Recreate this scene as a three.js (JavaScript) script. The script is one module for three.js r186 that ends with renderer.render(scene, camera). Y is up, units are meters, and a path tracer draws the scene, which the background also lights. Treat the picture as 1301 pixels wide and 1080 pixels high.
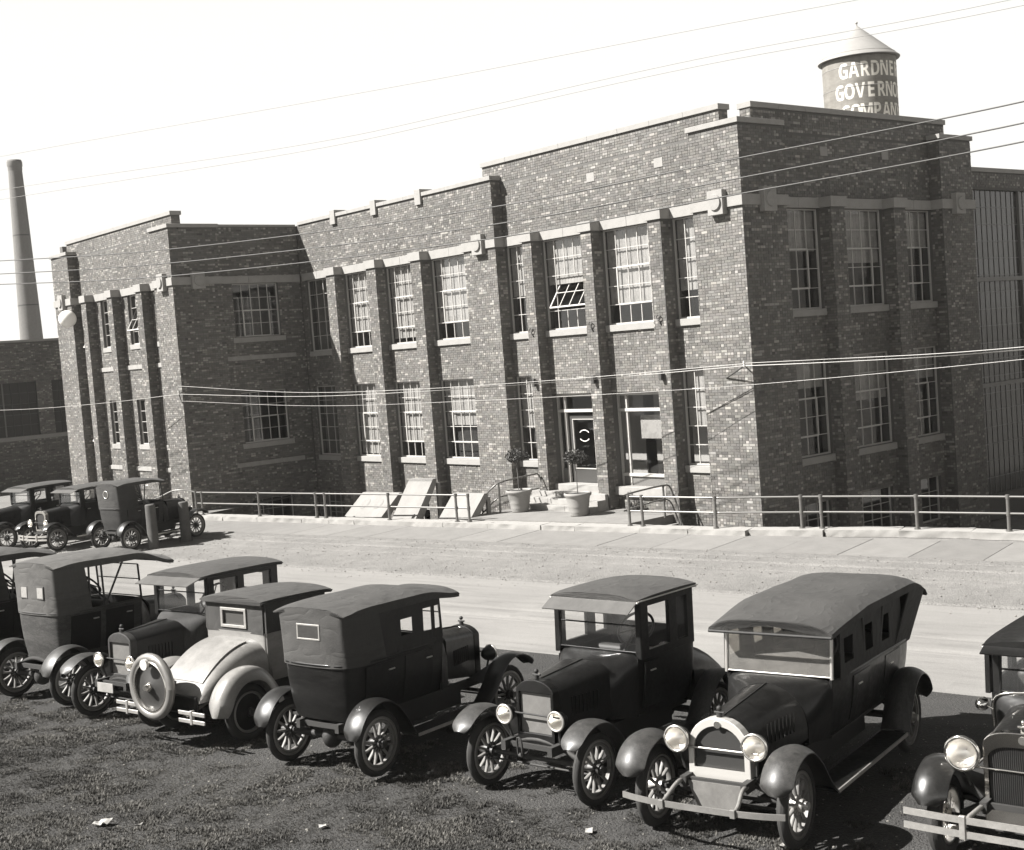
import * as THREE from 'three';
import { mergeGeometries, toCreasedNormals } from 'three/addons/utils/BufferGeometryUtils.js';
import { RoundedBoxGeometry } from 'three/addons/geometries/RoundedBoxGeometry.js';

// ---------------------------------------------------------------- camera, sky, sun, exposure
const scene = new THREE.Scene();
const camera = new THREE.PerspectiveCamera(36.593, 1024 / 850, 0.5, 1500);
camera.position.set(21.813, 5.251, 26.532);
camera.up.set(0.00235, 0.99528, -0.09706);
camera.lookAt(21.813 - 0.76671, 5.251 - 0.06052, 26.532 - 0.63914);
scene.add(camera);

const renderer = new THREE.WebGLRenderer({ antialias: true });
renderer.toneMapping = THREE.LinearToneMapping;
renderer.toneMappingExposure = 3.1;
renderer.shadowMap.enabled = true;
renderer.setSize(1024, 850);

const SUN = new THREE.Vector3(-0.55, 1.05, 1).normalize();
{ // a clear hazy sky: pale and bright at the horizon, deeper overhead, a soft brightening round the sun
  const W = 256, H = 128, d = new Float32Array(W * H * 4), v = new THREE.Vector3();
  for (let j = 0; j < H; j++) for (let i = 0; i < W; i++) {
    const phi = (i + 0.5) / W * 2 * Math.PI - Math.PI, th = ((j + 0.5) / H - 0.5) * Math.PI;
    v.set(Math.cos(th) * Math.cos(phi), Math.sin(th), Math.cos(th) * Math.sin(phi));
    const up = Math.max(0, v.y), s = Math.max(0, v.dot(SUN));
    let L = 0.035 + 0.305 * (1 - smooth(0.24, 0.55, up));
    L += 0.07 * Math.pow(s, 6) + 0.2 * Math.pow(s, 60);
    if (v.y < 0) L = 0.1;
    d.set([L * 1.0, L * 0.985, L * 0.945, 1], (j * W + i) * 4);
  }
  const t = new THREE.DataTexture(d, W, H, THREE.RGBAFormat, THREE.FloatType);
  t.mapping = THREE.EquirectangularReflectionMapping; t.magFilter = THREE.LinearFilter; t.minFilter = THREE.LinearFilter;
  t.wrapS = THREE.RepeatWrapping; t.needsUpdate = true;
  scene.background = t; scene.environment = t;
}
const sun = new THREE.DirectionalLight(new THREE.Color(1.0, 0.975, 0.94), 5);
sun.position.copy(SUN).multiplyScalar(80); sun.target.position.set(0, 0, 5); sun.castShadow = true;
sun.shadow.mapSize.set(4096, 4096); sun.shadow.radius = 1;
Object.assign(sun.shadow.camera, { left: -60, right: 60, top: 60, bottom: -60, near: 1, far: 220 });
scene.add(sun, sun.target);

// ---------------------------------------------------------------- helpers
function rng(seed) { let s = seed >>> 0; return () => { s = (s + 0x6d2b79f5) | 0; let t = Math.imul(s ^ (s >>> 15), 1 | s); t = (t + Math.imul(t ^ (t >>> 7), 61 | t)) ^ t; return ((t ^ (t >>> 14)) >>> 0) / 4294967296; }; }
const R0 = rng(7);
const rr = (a, b, r = R0) => a + (b - a) * r();
const grey = (v, w = 1) => new THREE.Color().setRGB(v * (1 + 0.03 * w), v, v * (1 - 0.05 * w));
const V3 = (x, y, z) => new THREE.Vector3(x, y, z);
function clamp(x, a, b) { return Math.min(b, Math.max(a, x)); }
function smooth(a, b, x) { const t = clamp((x - a) / (b - a), 0, 1); return t * t * (3 - 2 * t); }
const lerp = (a, b, t) => a + (b - a) * t;

// periodic value noise on a lattice of n cells, 0..1
function lattice(n, seed) {
  const r = rng(seed), a = new Float32Array(n * n); for (let i = 0; i < a.length; i++) a[i] = r();
  return (x, y) => {
    const xi = Math.floor(x), yi = Math.floor(y), fx = x - xi, fy = y - yi, u = fx * fx * (3 - 2 * fx), v = fy * fy * (3 - 2 * fy);
    const X0 = ((xi % n) + n) % n, X1 = (X0 + 1) % n, Y0 = ((yi % n) + n) % n, Y1 = (Y0 + 1) % n;
    return lerp(lerp(a[Y0 * n + X0], a[Y0 * n + X1], u), lerp(a[Y1 * n + X0], a[Y1 * n + X1], u), v);
  };
}
const L4 = lattice(4, 1), L8 = lattice(8, 2), L16 = lattice(16, 3), L32 = lattice(32, 4), L64 = lattice(64, 5), L128 = lattice(128, 6), L256 = lattice(256, 8), L512 = lattice(512, 9);
// f(u,v) in 0..1 -> brightness factor around 1 (linear); stored as sRGB map
function tex(size, f, color = true, rep = 1) {
  const d = new Uint8Array(size * size * 4);
  for (let j = 0; j < size; j++) for (let i = 0; i < size; i++) {
    let v = clamp(f(i / size, j / size), 0, 1);
    if (color) v = v <= 0.0031308 ? v * 12.92 : 1.055 * Math.pow(v, 1 / 2.4) - 0.055;
    const b = Math.round(v * 255); d.set([b, b, b, 255], (j * size + i) * 4);
  }
  const t = new THREE.DataTexture(d, size, size, THREE.RGBAFormat);
  t.wrapS = t.wrapT = THREE.RepeatWrapping; t.magFilter = THREE.LinearFilter; t.minFilter = THREE.LinearMipmapLinearFilter; t.generateMipmaps = true;
  if (color) t.colorSpace = THREE.SRGBColorSpace;
  t.repeat.set(rep, rep); t.needsUpdate = true; return t;
}
const fb = (u, v, ls) => { let s = 0, w = 0; for (const [l, n, a] of ls) { s += l(u * n, v * n) * a; w += a; } return s / w; };
// material: base grey value times texture
function mat(v, rough, o = {}) {
  const { w = 1, ...rest } = o;
  return new THREE.MeshPhysicalMaterial({ color: grey(v, w), roughness: rough, metalness: 0, ...rest });
}

// planar uv in metres for boxy geometry
function uvM(g, k = 1) {
  const src = g.index ? g.toNonIndexed() : g; const p = src.attributes.position, n = src.attributes.normal, uv = new Float32Array(p.count * 2);
  for (let i = 0; i < p.count; i++) {
    const ax = Math.abs(n.getX(i)), ay = Math.abs(n.getY(i)), az = Math.abs(n.getZ(i));
    let a, b; if (ay >= ax && ay >= az) { a = p.getX(i); b = p.getZ(i); } else if (ax >= az) { a = p.getZ(i); b = p.getY(i); } else { a = p.getX(i); b = p.getY(i); }
    uv[i * 2] = a * k; uv[i * 2 + 1] = b * k;
  }
  src.setAttribute('uv', new THREE.BufferAttribute(uv, 2)); return src;
}
const norm = (g) => { const s = g.index ? g.toNonIndexed() : g; for (const k of Object.keys(s.attributes)) if (!['position', 'normal', 'uv'].includes(k)) s.deleteAttribute(k); if (!s.attributes.uv) s.setAttribute('uv', new THREE.BufferAttribute(new Float32Array(s.attributes.position.count * 2), 2)); return s; };
const merge = (a) => a.length === 1 ? norm(a[0]) : mergeGeometries(a.map(norm));
// box from min / max corners
function bx(x0, x1, y0, y1, z0, z1) { const g = new THREE.BoxGeometry(x1 - x0, y1 - y0, z1 - z0); g.translate((x0 + x1) / 2, (y0 + y1) / 2, (z0 + z1) / 2); return uvM(g); }
function rbx(x0, x1, y0, y1, z0, z1, r = 0.02, seg = 2) { const g = new RoundedBoxGeometry(x1 - x0, y1 - y0, z1 - z0, seg, r); g.translate((x0 + x1) / 2, (y0 + y1) / 2, (z0 + z1) / 2); return uvM(g); }
// cylinder between two points
function rod(a, b, r0, r1 = r0, seg = 10) {
  const A = V3(...a), B = V3(...b), L = A.distanceTo(B), g = new THREE.CylinderGeometry(r1, r0, L, seg);
  g.translate(0, L / 2, 0); g.applyQuaternion(new THREE.Quaternion().setFromUnitVectors(V3(0, 1, 0), B.clone().sub(A).normalize())); g.translate(A.x, A.y, A.z); return norm(g);
}
function tube(pts, r, seg = 24, rs = 8) { return norm(new THREE.TubeGeometry(new THREE.CatmullRomCurve3(pts.map((p) => V3(...p))), seg, r, rs)); }
// loft through rings of points (arrays of [x,y,z]); closed = ring wraps round
function loft(rings, { closed = true, caps = false, crease = 0.6 } = {}) {
  const n = rings[0].length, pos = [], uv = [], idx = [];
  rings.forEach((r, i) => { let acc = 0; r.forEach((p, j) => { if (j) acc += Math.hypot(p[0] - r[j - 1][0], p[1] - r[j - 1][1], p[2] - r[j - 1][2]); pos.push(...p); uv.push(acc, rings.length > 1 ? Math.hypot(p[0] - rings[0][j][0], p[1] - rings[0][j][1], p[2] - rings[0][j][2]) : 0); }); });
  const m = closed ? n : n - 1;
  for (let i = 0; i < rings.length - 1; i++) for (let j = 0; j < m; j++) { const a = i * n + j, b = i * n + (j + 1) % n, c = a + n, d = b + n; idx.push(a, b, d, a, d, c); }
  if (caps) for (const [i, flip] of [[0, true], [rings.length - 1, false]]) {
    const c = pos.length / 3, r = rings[i], m3 = [0, 1, 2].map((k) => r.reduce((s, p) => s + p[k], 0) / n); pos.push(...m3); uv.push(0, 0);
    for (let j = 0; j < n; j++) { const a = i * n + j, b = i * n + (j + 1) % n; flip ? idx.push(c, b, a) : idx.push(c, a, b); }
  }
  let g = new THREE.BufferGeometry(); g.setAttribute('position', new THREE.Float32BufferAttribute(pos, 3)); g.setAttribute('uv', new THREE.Float32BufferAttribute(uv, 2)); g.setIndex(idx);
  g = toCreasedNormals(g.toNonIndexed(), crease); return g;
}
function extrude(shape, depth, bevel = 0) { const g = new THREE.ExtrudeGeometry(shape, { depth, bevelEnabled: bevel > 0, bevelSize: bevel, bevelThickness: bevel, bevelSegments: 2, curveSegments: 16 }); return norm(g); }
function poly(pts, holes = []) { const s = new THREE.Shape(pts.map((p) => new THREE.Vector2(...p))); for (const h of holes) s.holes.push(new THREE.Path(h.map((p) => new THREE.Vector2(...p)))); return s; }
const rect = (x0, x1, y0, y1) => [[x0, y0], [x1, y0], [x1, y1], [x0, y1]];

const used = new Map();
function numbered(n) { const k = used.get(n) ?? 0; used.set(n, k + 1); return k ? n + '_' + String(k).padStart(3, '0') : n; }
function mesh(name, g, m, parent) { const o = new THREE.Mesh(g, m); o.name = name; o.castShadow = o.receiveShadow = true; if (parent) parent.add(o); return o; }
function grp(name, parent) { const o = new THREE.Group(); o.name = name; if (parent) parent.add(o); return o; }
function thing(name, label, category, group) { const o = new THREE.Group(); o.name = numbered(name); scene.add(o); o.userData = { label, category }; if (group) o.userData.group = group; return o; }
function tagMesh(name, g, m, label, category, group) { const o = mesh(numbered(name), g, m, scene); o.userData = { label, category }; if (group) o.userData.group = group; return o; }
function struct(name, g, m) { const o = mesh(numbered(name), g, m, scene); o.userData = { kind: 'structure', label: name.replace(/_/g, ' ') }; return o; }

// street frame: s runs along the street, n across it towards the viewer
const TH = -0.2327, DC = Math.cos(TH), DS = Math.sin(TH);
const W2 = (s, n) => [s * DC - n * DS, s * DS + n * DC];
const SROT = -TH; // rotation.y that turns local x onto the street direction
const Hn = (n) => n < 13.2 ? 0 : n < 16.5 ? 0.3 * smooth(13.2, 16.5, n) : n < 19.5 ? lerp(0.3, 0.44, (n - 16.5) / 3) : n < 24 ? lerp(0.44, 0.56, (n - 19.5) / 4.5) : lerp(0.56, 0.8, clamp((n - 24) / 12, 0, 4));
// ---------------------------------------------------------------- materials
const tConcrete = tex(1024, (u, v) => 0.72 + 0.3 * fb(u, v, [[L8, 8, 1], [L32, 32, .7], [L128, 128, .5], [L512, 512, .6]]) - 0.1 * (L512(u * 512 + 7, v * 512) > 0.93 ? 1 : 0), true, 0.4);
const tStone = tex(512, (u, v) => 0.76 + 0.24 * fb(u, v, [[L8, 8, 1], [L64, 64, .8], [L256, 256, .7]]), true, 0.8);
const bConcrete = tex(512, (u, v) => fb(u, v, [[L16, 16, .5], [L64, 64, .6], [L256, 256, 1]]), false, 0.8);
const tCanvas = tex(512, (u, v) => { const stain = smooth(.52, .7, fb(u, v, [[L8, 8, 1], [L32, 32, .6], [L128, 128, .4]])); const weave = 0.5 + 0.25 * Math.sin(u * 512 * Math.PI * 0.5) + 0.25 * Math.sin(v * 512 * Math.PI * 0.5); return 0.66 + 0.22 * fb(u, v, [[L4, 4, 1], [L16, 16, .8], [L64, 64, .6]]) + 0.1 * weave - 0.14 * stain; }, true, 0.8);
const bCanvas = tex(512, (u, v) => 0.8 * Math.pow(Math.abs(fb(u + .07 * L8(u * 8, v * 8), v, [[L8, 8, 1.2], [L16, 16, 1]]) - .5) * 2, .6) + 0.12 * L128(u * 128, v * 128) + 0.05 * L512(u * 512, v * 512), false, 0.8);
const tDust = tex(512, (u, v) => 0.6 + 0.4 * fb(u, v, [[L8, 8, 1], [L32, 32, .8], [L128, 128, .6]]), true, 1);
const rDust = tex(512, (u, v) => 0.45 + 0.5 * fb(u, v, [[L4, 4, 1], [L32, 32, .8], [L256, 256, .5]]), false, 0.9);
const tGrime = tex(512, (u, v) => { const a = fb(u, v, [[L8, 8, .7], [L32, 32, .8], [L64, 64, .8], [L128, 128, .6]]), f = L256(u * 256, v * 256) * .5 + L512(u * 512, v * 512) * .5; return .3 + .32 * smooth(.3, .8, a + .3 * (f - .5)) + .3 * (f - .4); }, true, 0.7);
const tGravel = tex(1024, (u, v) => {
  const a = fb(u, v, [[L4, 4, .7], [L16, 16, .8], [L64, 64, .6]]), p = L256(u * 256, v * 256), q = L512(u * 512, v * 512);
  return 0.5 + 0.36 * a + 0.2 * (p - 0.5) + 0.32 * (q - 0.5) + (q > 0.88 ? 0.12 : 0) - (p < 0.12 ? 0.16 : 0);
}, true, 0.22);
const bGravel = tex(1024, (u, v) => 0.5 * L256(u * 256, v * 256) + 0.5 * L512(u * 512, v * 512), false, 0.22);
// packed lane: fine streaks drawn out along the direction of travel
const tLane = tex(1024, (u, v) => {
  const st = L64(u * 6, v * 64) * .5 + L128(u * 16 + 3, v * 128) * .3 + L512(u * 40, v * 512) * .2, f = L512(u * 512, v * 512), c = L8(u * 8, v * 8);
  return 0.66 + 0.2 * st + 0.12 * c + 0.12 * (f - 0.5) - (st < 0.3 ? 0.06 : 0);
}, true, 0.11);
const bLane = tex(512, (u, v) => 0.4 * L128(u * 20, v * 128) + 0.6 * L512(u * 512, v * 512), false, 0.3);
const tSoil = tex(1024, (u, v) => {
  const a = fb(u, v, [[L4, 4, 1], [L16, 16, 1], [L64, 64, .7]]), p = L256(u * 256, v * 256), q = L512(u * 512, v * 512);
  return 0.34 + 0.42 * a + 0.24 * (p - .5) + 0.26 * (q - .5) + (q > 0.95 ? 0.25 : 0);
}, true, 0.25);

const M = {
  mortar: mat(0.09171, 0.95),
  brick: mat(1, 0.72, { w: 0.6, bumpMap: bConcrete, bumpScale: 0.002 }),
  limestone: mat(0.2722, 0.85, { map: tStone, bumpMap: bConcrete, bumpScale: 0.004 }),
  concrete: mat(0.2246, 0.9, { map: tConcrete, bumpMap: bConcrete, bumpScale: 0.004 }),
  walkA: mat(0.1667, 0.92, { map: tConcrete, bumpMap: bConcrete, bumpScale: 0.003 }),
  walkB: mat(0.1531, 0.92, { map: tConcrete, bumpMap: bConcrete, bumpScale: 0.003 }),
  walkC: mat(0.1804, 0.92, { map: tConcrete, bumpMap: bConcrete, bumpScale: 0.003 }),
  gravel: mat(0.2144, 0.95, { map: tGravel, bumpMap: bGravel, bumpScale: 0.02 }),
  lane: mat(0.2033, 0.95, { map: tLane, bumpMap: bLane, bumpScale: 0.006 }),
  soil: mat(0.0567, 1, { map: tSoil, bumpMap: bGravel, bumpScale: 0.03 }),
  areaway: mat(0.2241, 0.95, { map: tConcrete }),
  steelWhite: mat(0.3743, 0.45),
  darkSteel: mat(0.045, 0.5),
  pipe: mat(0.1361, 0.38, { metalness: 0.4 }),
  glass: new THREE.MeshPhysicalMaterial({ color: 0xffffff, roughness: 0.03, transmission: 1, thickness: 0, ior: 1.5, metalness: 0 }),
  lampGlass: new THREE.MeshPhysicalMaterial({ color: 0xffffff, roughness: 0.12, transmission: 1, thickness: 0, ior: 1.5 }),
  curtain: mat(0.2681, 0.95, { map: tCanvas }),
  interior: mat(0.249, 0.95),
  paintedWood: mat(0.1328, 0.5),
  darkWood: mat(0.05, 0.4),
  roofing: mat(0.08, 0.95),
  wire: mat(0.06, 0.6),
  cable: mat(0.3403, 0.4),
  post: mat(0.08848, 0.9, { map: tDust }),
  pot: mat(0.245, 0.8, { map: tConcrete, bumpMap: bConcrete, bumpScale: 0.003 }),
  leaf: mat(0.044, 0.8),
  leafB: mat(0.072, 0.8),
  stem: mat(0.09, 0.9),
  paper: mat(0.8, 0.9),
  scrap: mat(0.32, 0.9, { map: tStone }),
  shopGlass: mat(0.045, 0.12, { specularIntensity: 1 }),
  shopGlassB: mat(0.06, 0.2),
};
// ---------------------------------------------------------------- brickwork
const COURSE = 0.0765, BH = 0.066, SM = 0.214, JT = 0.011, BD = 0.03;
const brickGeo = new THREE.BoxGeometry(1, 1, 1);
const RB = rng(99);
function brickwork(parent, faces) {
  const mats = [], cols = [], m = new THREE.Matrix4(), q = new THREE.Quaternion(), qr = new THREE.Quaternion().setFromAxisAngle(V3(0, 1, 0), Math.PI / 2), c = new THREE.Color();
  for (const f of faces) {
    const k0 = Math.ceil(f.y0 / COURSE), k1 = Math.floor(f.y1 / COURSE) - 1;
    for (let k = k0; k <= k1; k++) {
      const yc = (k + 0.5) * COURSE, header = ((k % 6) + 6) % 6 === 0, mod = header ? SM / 2 : SM, off = (f.phase ?? 0) + (header ? 0 : (k & 1) * SM / 2);
      // intervals free of openings
      let iv = [[f.u0, f.u1]];
      for (const h of f.holes ?? []) if (yc > h[2] && yc < h[3]) iv = iv.flatMap(([a, b]) => [[a, Math.min(b, h[0])], [Math.max(a, h[1]), b]]).filter(([a, b]) => b - a > 0.02);
      let run = 0;
      for (const [a, b] of iv) {
        for (let i = Math.floor((a - off) / mod); i * mod + off < b; i++) {
          const S0 = i * mod + off + JT / 2, E0 = (i + 1) * mod + off - JT / 2, halves = !header && RB() < 0.3 ? 2 : 1;
          for (let hf = 0; hf < halves; hf++) {
          const s = Math.max(a, halves === 2 && hf ? (S0 + E0 + JT) / 2 : S0), e = Math.min(b, halves === 2 && !hf ? (S0 + E0 - JT) / 2 : E0);
          if (e - s < 0.025) continue;
          let t = (0.078 + 0.04 * RB() + 0.035 * RB() * RB()) * (0.86 + 0.28 * L64((f.x ?? 0) * .31 + (f.z ?? 0) * .7 + i * mod * .55 + 20, yc * .45 + 9));
          if (run > 0) run--; else if (RB() < (header ? 0.1 : 0.035)) run = 1 + Math.floor(RB() * (header ? 7 : 2));
          if (run > 0 && RB() < 0.75) t = 0.145 + 0.1 * RB(); else if (RB() < (e - s < 0.13 ? 0.2 : 0.04)) t = 0.13 + 0.13 * RB(); else if (RB() < 0.06) t *= 0.7;
          
          const len = e - s - 0.004 * RB(), u = (s + e) / 2 + 0.003 * (RB() - .5), d = (RB() - 0.5) * 0.007;
          if (f.dir === 'f') m.compose(V3(u, yc, f.z - BD / 2 + d), q.identity(), V3(len, BH, BD));
          else m.compose(V3(f.x - (f.dir === 'r' ? 1 : -1) * (BD / 2 - d), yc, -u), qr, V3(len, BH, BD));
          mats.push(m.clone()); c.setRGB(t * (1.03 + 0.05 * (RB() - .5)), t, t * (0.955 + 0.05 * (RB() - .5))); cols.push(c.clone());
          } }
      }
    }
  }
  const im = new THREE.InstancedMesh(brickGeo, M.brick, mats.length); im.name = 'brickwork'; im.castShadow = im.receiveShadow = true; im.userData = { kind: 'stuff', label: 'dark and pale tapestry bricks in mortar courses' };
  mats.forEach((x, i) => { im.setMatrixAt(i, x); im.setColorAt(i, cols[i]); }); parent.add(im); return im;
}
// a face frame: local x along the wall to the right, y up, z out of the wall
function frame(x, z, turn) { return { x, z, turn, put(o, lx = 0, ly = 0, lz = 0) { const c = Math.cos(turn), s = Math.sin(turn); o.position.set(x + lx * c + lz * s, ly, z - lx * s + lz * c); o.rotation.y = turn; return o; } }; }
const BASE = -1.75;

const factory = thing('brick_factory', 'two storey brick factory office with pale stone band, piers and steel windows', 'building');

function pier(F, x0, x1, y0, y1, zb, zf, { sides = 'lr', coreX0 = x0, coreX1 = x1, name = 'pier' } = {}) {
  const g = F.put(grp(name, factory));
  mesh('core', bx(coreX0 + 0.007, coreX1 - 0.007, y0, y1, zb, zf - 0.007), M.mortar, g);
  const faces = [{ dir: 'f', u0: x0, u1: x1, y0, y1, z: zf }];
  if (sides.includes('r')) faces.push({ dir: 'r', x: x1, u0: -zf + BD + 0.004, u1: -zb, y0, y1 });
  if (sides.includes('l')) faces.push({ dir: 'l', x: x0, u0: -zf + BD + 0.004, u1: -zb, y0, y1 });
  brickwork(g, faces); return g;
}
function wall(F, x0, x1, y0, y1, z, holes = [], th = 0.35  , { name = 'wall', faceX0 = x0, faceX1 = x1 } = {}) {
  const g = F.put(grp(name, factory));
  const s = poly(rect(x0, x1, y0, y1), holes.map((h) => rect(h[0], h[1], h[2], h[3])));
  const e = extrude(s, th); e.translate(0, 0, z - 0.007 - th);
  mesh('core', e, M.mortar, g);
  brickwork(g, [{ dir: 'f', u0: faceX0, u1: faceX1, y0, y1, z, holes }]); return g;
}
// a course of separate stones
function course(F, name, x0, x1, y0, y1, zb, zf, n = 1, m = M.limestone) {
  const g = F.put(grp(name, factory)), w = (x1 - x0) / n;
  for (let i = 0; i < n; i++) mesh('stone', rbx(x0 + i * w + 0.002, x0 + (i + 1) * w - 0.002, y0, y1, zb, zf + (RB() - .5) * 0.004, 0.008, 1), m, g);
  return g;
}
function medallion(F, x, z, y = 8.64) {
  const g = F.put(grp('medallion', factory), x, y, z);
  mesh('block', rbx(-0.26, 0.26, -0.33, 0.32, -0.1, 0.12, 0.01, 1), M.limestone, g);
  const c = new THREE.CylinderGeometry(0.2, 0.22, 0.06, 28); c.rotateX(Math.PI / 2); c.translate(0, 0, 0.14); mesh('disc', norm(c), M.limestone, g);
}
const barGeo = new Map(), paneGeo = new Map();
const bar = (w, h, d) => { const k = [w, h, d].map((v) => v.toFixed(3)).join(); if (!barGeo.has(k)) barGeo.set(k, norm(new THREE.BoxGeometry(w, h, d))); return barGeo.get(k); };
const paneG = (w, h) => { const k = w.toFixed(3) + h.toFixed(3); if (!paneGeo.has(k)) paneGeo.set(k, norm(new THREE.BoxGeometry(w, h, 0.004))); return paneGeo.get(k); };
// steel window with separate bars and panes; x..x+w, y..y+h in the plane z of frame F
function steelWindow(F, x, y, w, h, z, { cols = Math.max(2, Math.round(w / 0.45)), rows = 5, vent = null, curtain = 0, open = 0, sill = true, sillX = [0, 0], sillOut = 0.16, dim = false } = {}) {
  const g = F.put(grp('window', factory), x, y, z);
  const put = (name, geo, m, px, py, pz = 0) => { const o = mesh(name, geo, m, g); o.position.set(px, py, pz); return o; };
  const fw = 0.045, cw = (w - 2 * fw) / cols, rh = (h - 2 * fw) / rows;
  put('frame', bar(fw, h, 0.05), M.steelWhite, fw / 2, h / 2); put('frame', bar(fw, h, 0.05), M.steelWhite, w - fw / 2, h / 2);
  put('frame', bar(w - 2 * fw, fw, 0.05), M.steelWhite, w / 2, fw / 2); put('frame', bar(w - 2 * fw, fw, 0.05), M.steelWhite, w / 2, h - fw / 2);
  const inVent = (i, j) => vent && open && i >= vent[0] && i < vent[1] && j >= vent[2] && j < vent[3];
  for (let j = 0; j < rows; j++) for (let i = 0; i < cols; i++) if (!inVent(i, j)) put('pane', paneG(cw, rh), M.glass, fw + (i + .5) * cw, fw + (j + .5) * rh);
  for (let i = 1; i < cols; i++) {
    if (vent && open && i > vent[0] && i < vent[1]) {
      const a = fw, b = fw + vent[2] * rh, c = fw + vent[3] * rh, d = h - fw;
      if (b - a > .1) put('bar', bar(0.024, b - a, 0.032), M.steelWhite, fw + i * cw, (a + b) / 2);
      if (d - c > .1) put('bar', bar(0.024, d - c, 0.032), M.steelWhite, fw + i * cw, (c + d) / 2);
    } else put('bar', bar(0.024, h - 2 * fw, 0.032), M.steelWhite, fw + i * cw, h / 2);
  }
  for (let j = 1; j < rows; j++) if (!(vent && open && j > vent[2] && j < vent[3])) put('bar', bar(w - 2 * fw, 0.02, 0.028), M.steelWhite, w / 2, fw + j * rh);
  if (vent) { // pivoted ventilator frame
    const [i0, i1, j0, j1] = vent, vx0 = fw + i0 * cw, vx1 = fw + i1 * cw, vy0 = fw + j0 * rh, vy1 = fw + j1 * rh, cy = (vy0 + vy1) / 2, vh = vy1 - vy0, vw = vx1 - vx0;
    const vp = (name, geo, m, px, py) => { const o = put(name, geo, m, px, cy + (py - cy) * Math.cos(open), 0.026 + (cy - py) * Math.sin(open)); o.rotation.x = -open; return o; };
    for (const yy of [vy0, vy1]) vp('ventilator_frame', bar(vw, 0.05, 0.03), M.steelWhite, (vx0 + vx1) / 2, yy);
    for (const xx of [vx0, vx1]) vp('ventilator_frame', bar(0.045, vh, 0.031), M.steelWhite, xx, cy);
    if (open) {
      for (let i = i0; i < i1; i++) for (let j = j0; j < j1; j++) vp('pane', paneG(cw, rh), M.glass, fw + (i + .5) * cw, fw + (j + .5) * rh);
      for (let i = i0 + 1; i < i1; i++) vp('bar', bar(0.024, vh, 0.028), M.steelWhite, fw + i * cw, cy);
      for (let j = j0 + 1; j < j1; j++) vp('bar', bar(vw, 0.02, 0.028), M.steelWhite, (vx0 + vx1) / 2, fw + j * rh);
    }
  }
  if (curtain) { // gathered cloth hung inside
    const n = Math.round(w / 0.035), top = h - 0.05, bot = h * (1 - curtain), rings = [];
    for (const yy of [top, (top + bot) / 2, bot]) { const r = []; for (let i = 0; i <= n; i++) r.push([0.04 + (w - 0.08) * i / n, yy, -0.09 + 0.006 * Math.sin(i * 1.57)]); for (let i = n; i >= 0; i--) { const p = r[i]; r.push([p[0], p[1], p[2] - 0.006]); } rings.push(r); }
    mesh('curtain', loft(rings, { crease: 0.9, caps: false }), M.curtain, g);
  }
  if (sill) mesh('sill', rbx(sillX[0], w + sillX[1], -0.2, -0.002, -0.12, sillOut, 0.012, 1), M.limestone, g);
  return g;
}

const RP = -0.4;                       // recess of the window wall behind the pier fronts
const WZ = RP - 0.13;                  // window plane
const U0 = 5.67, U1 = 8.48, L0 = 1.54, L1 = 4.28, BAND0 = 8.48, BAND1 = 8.77;

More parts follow.
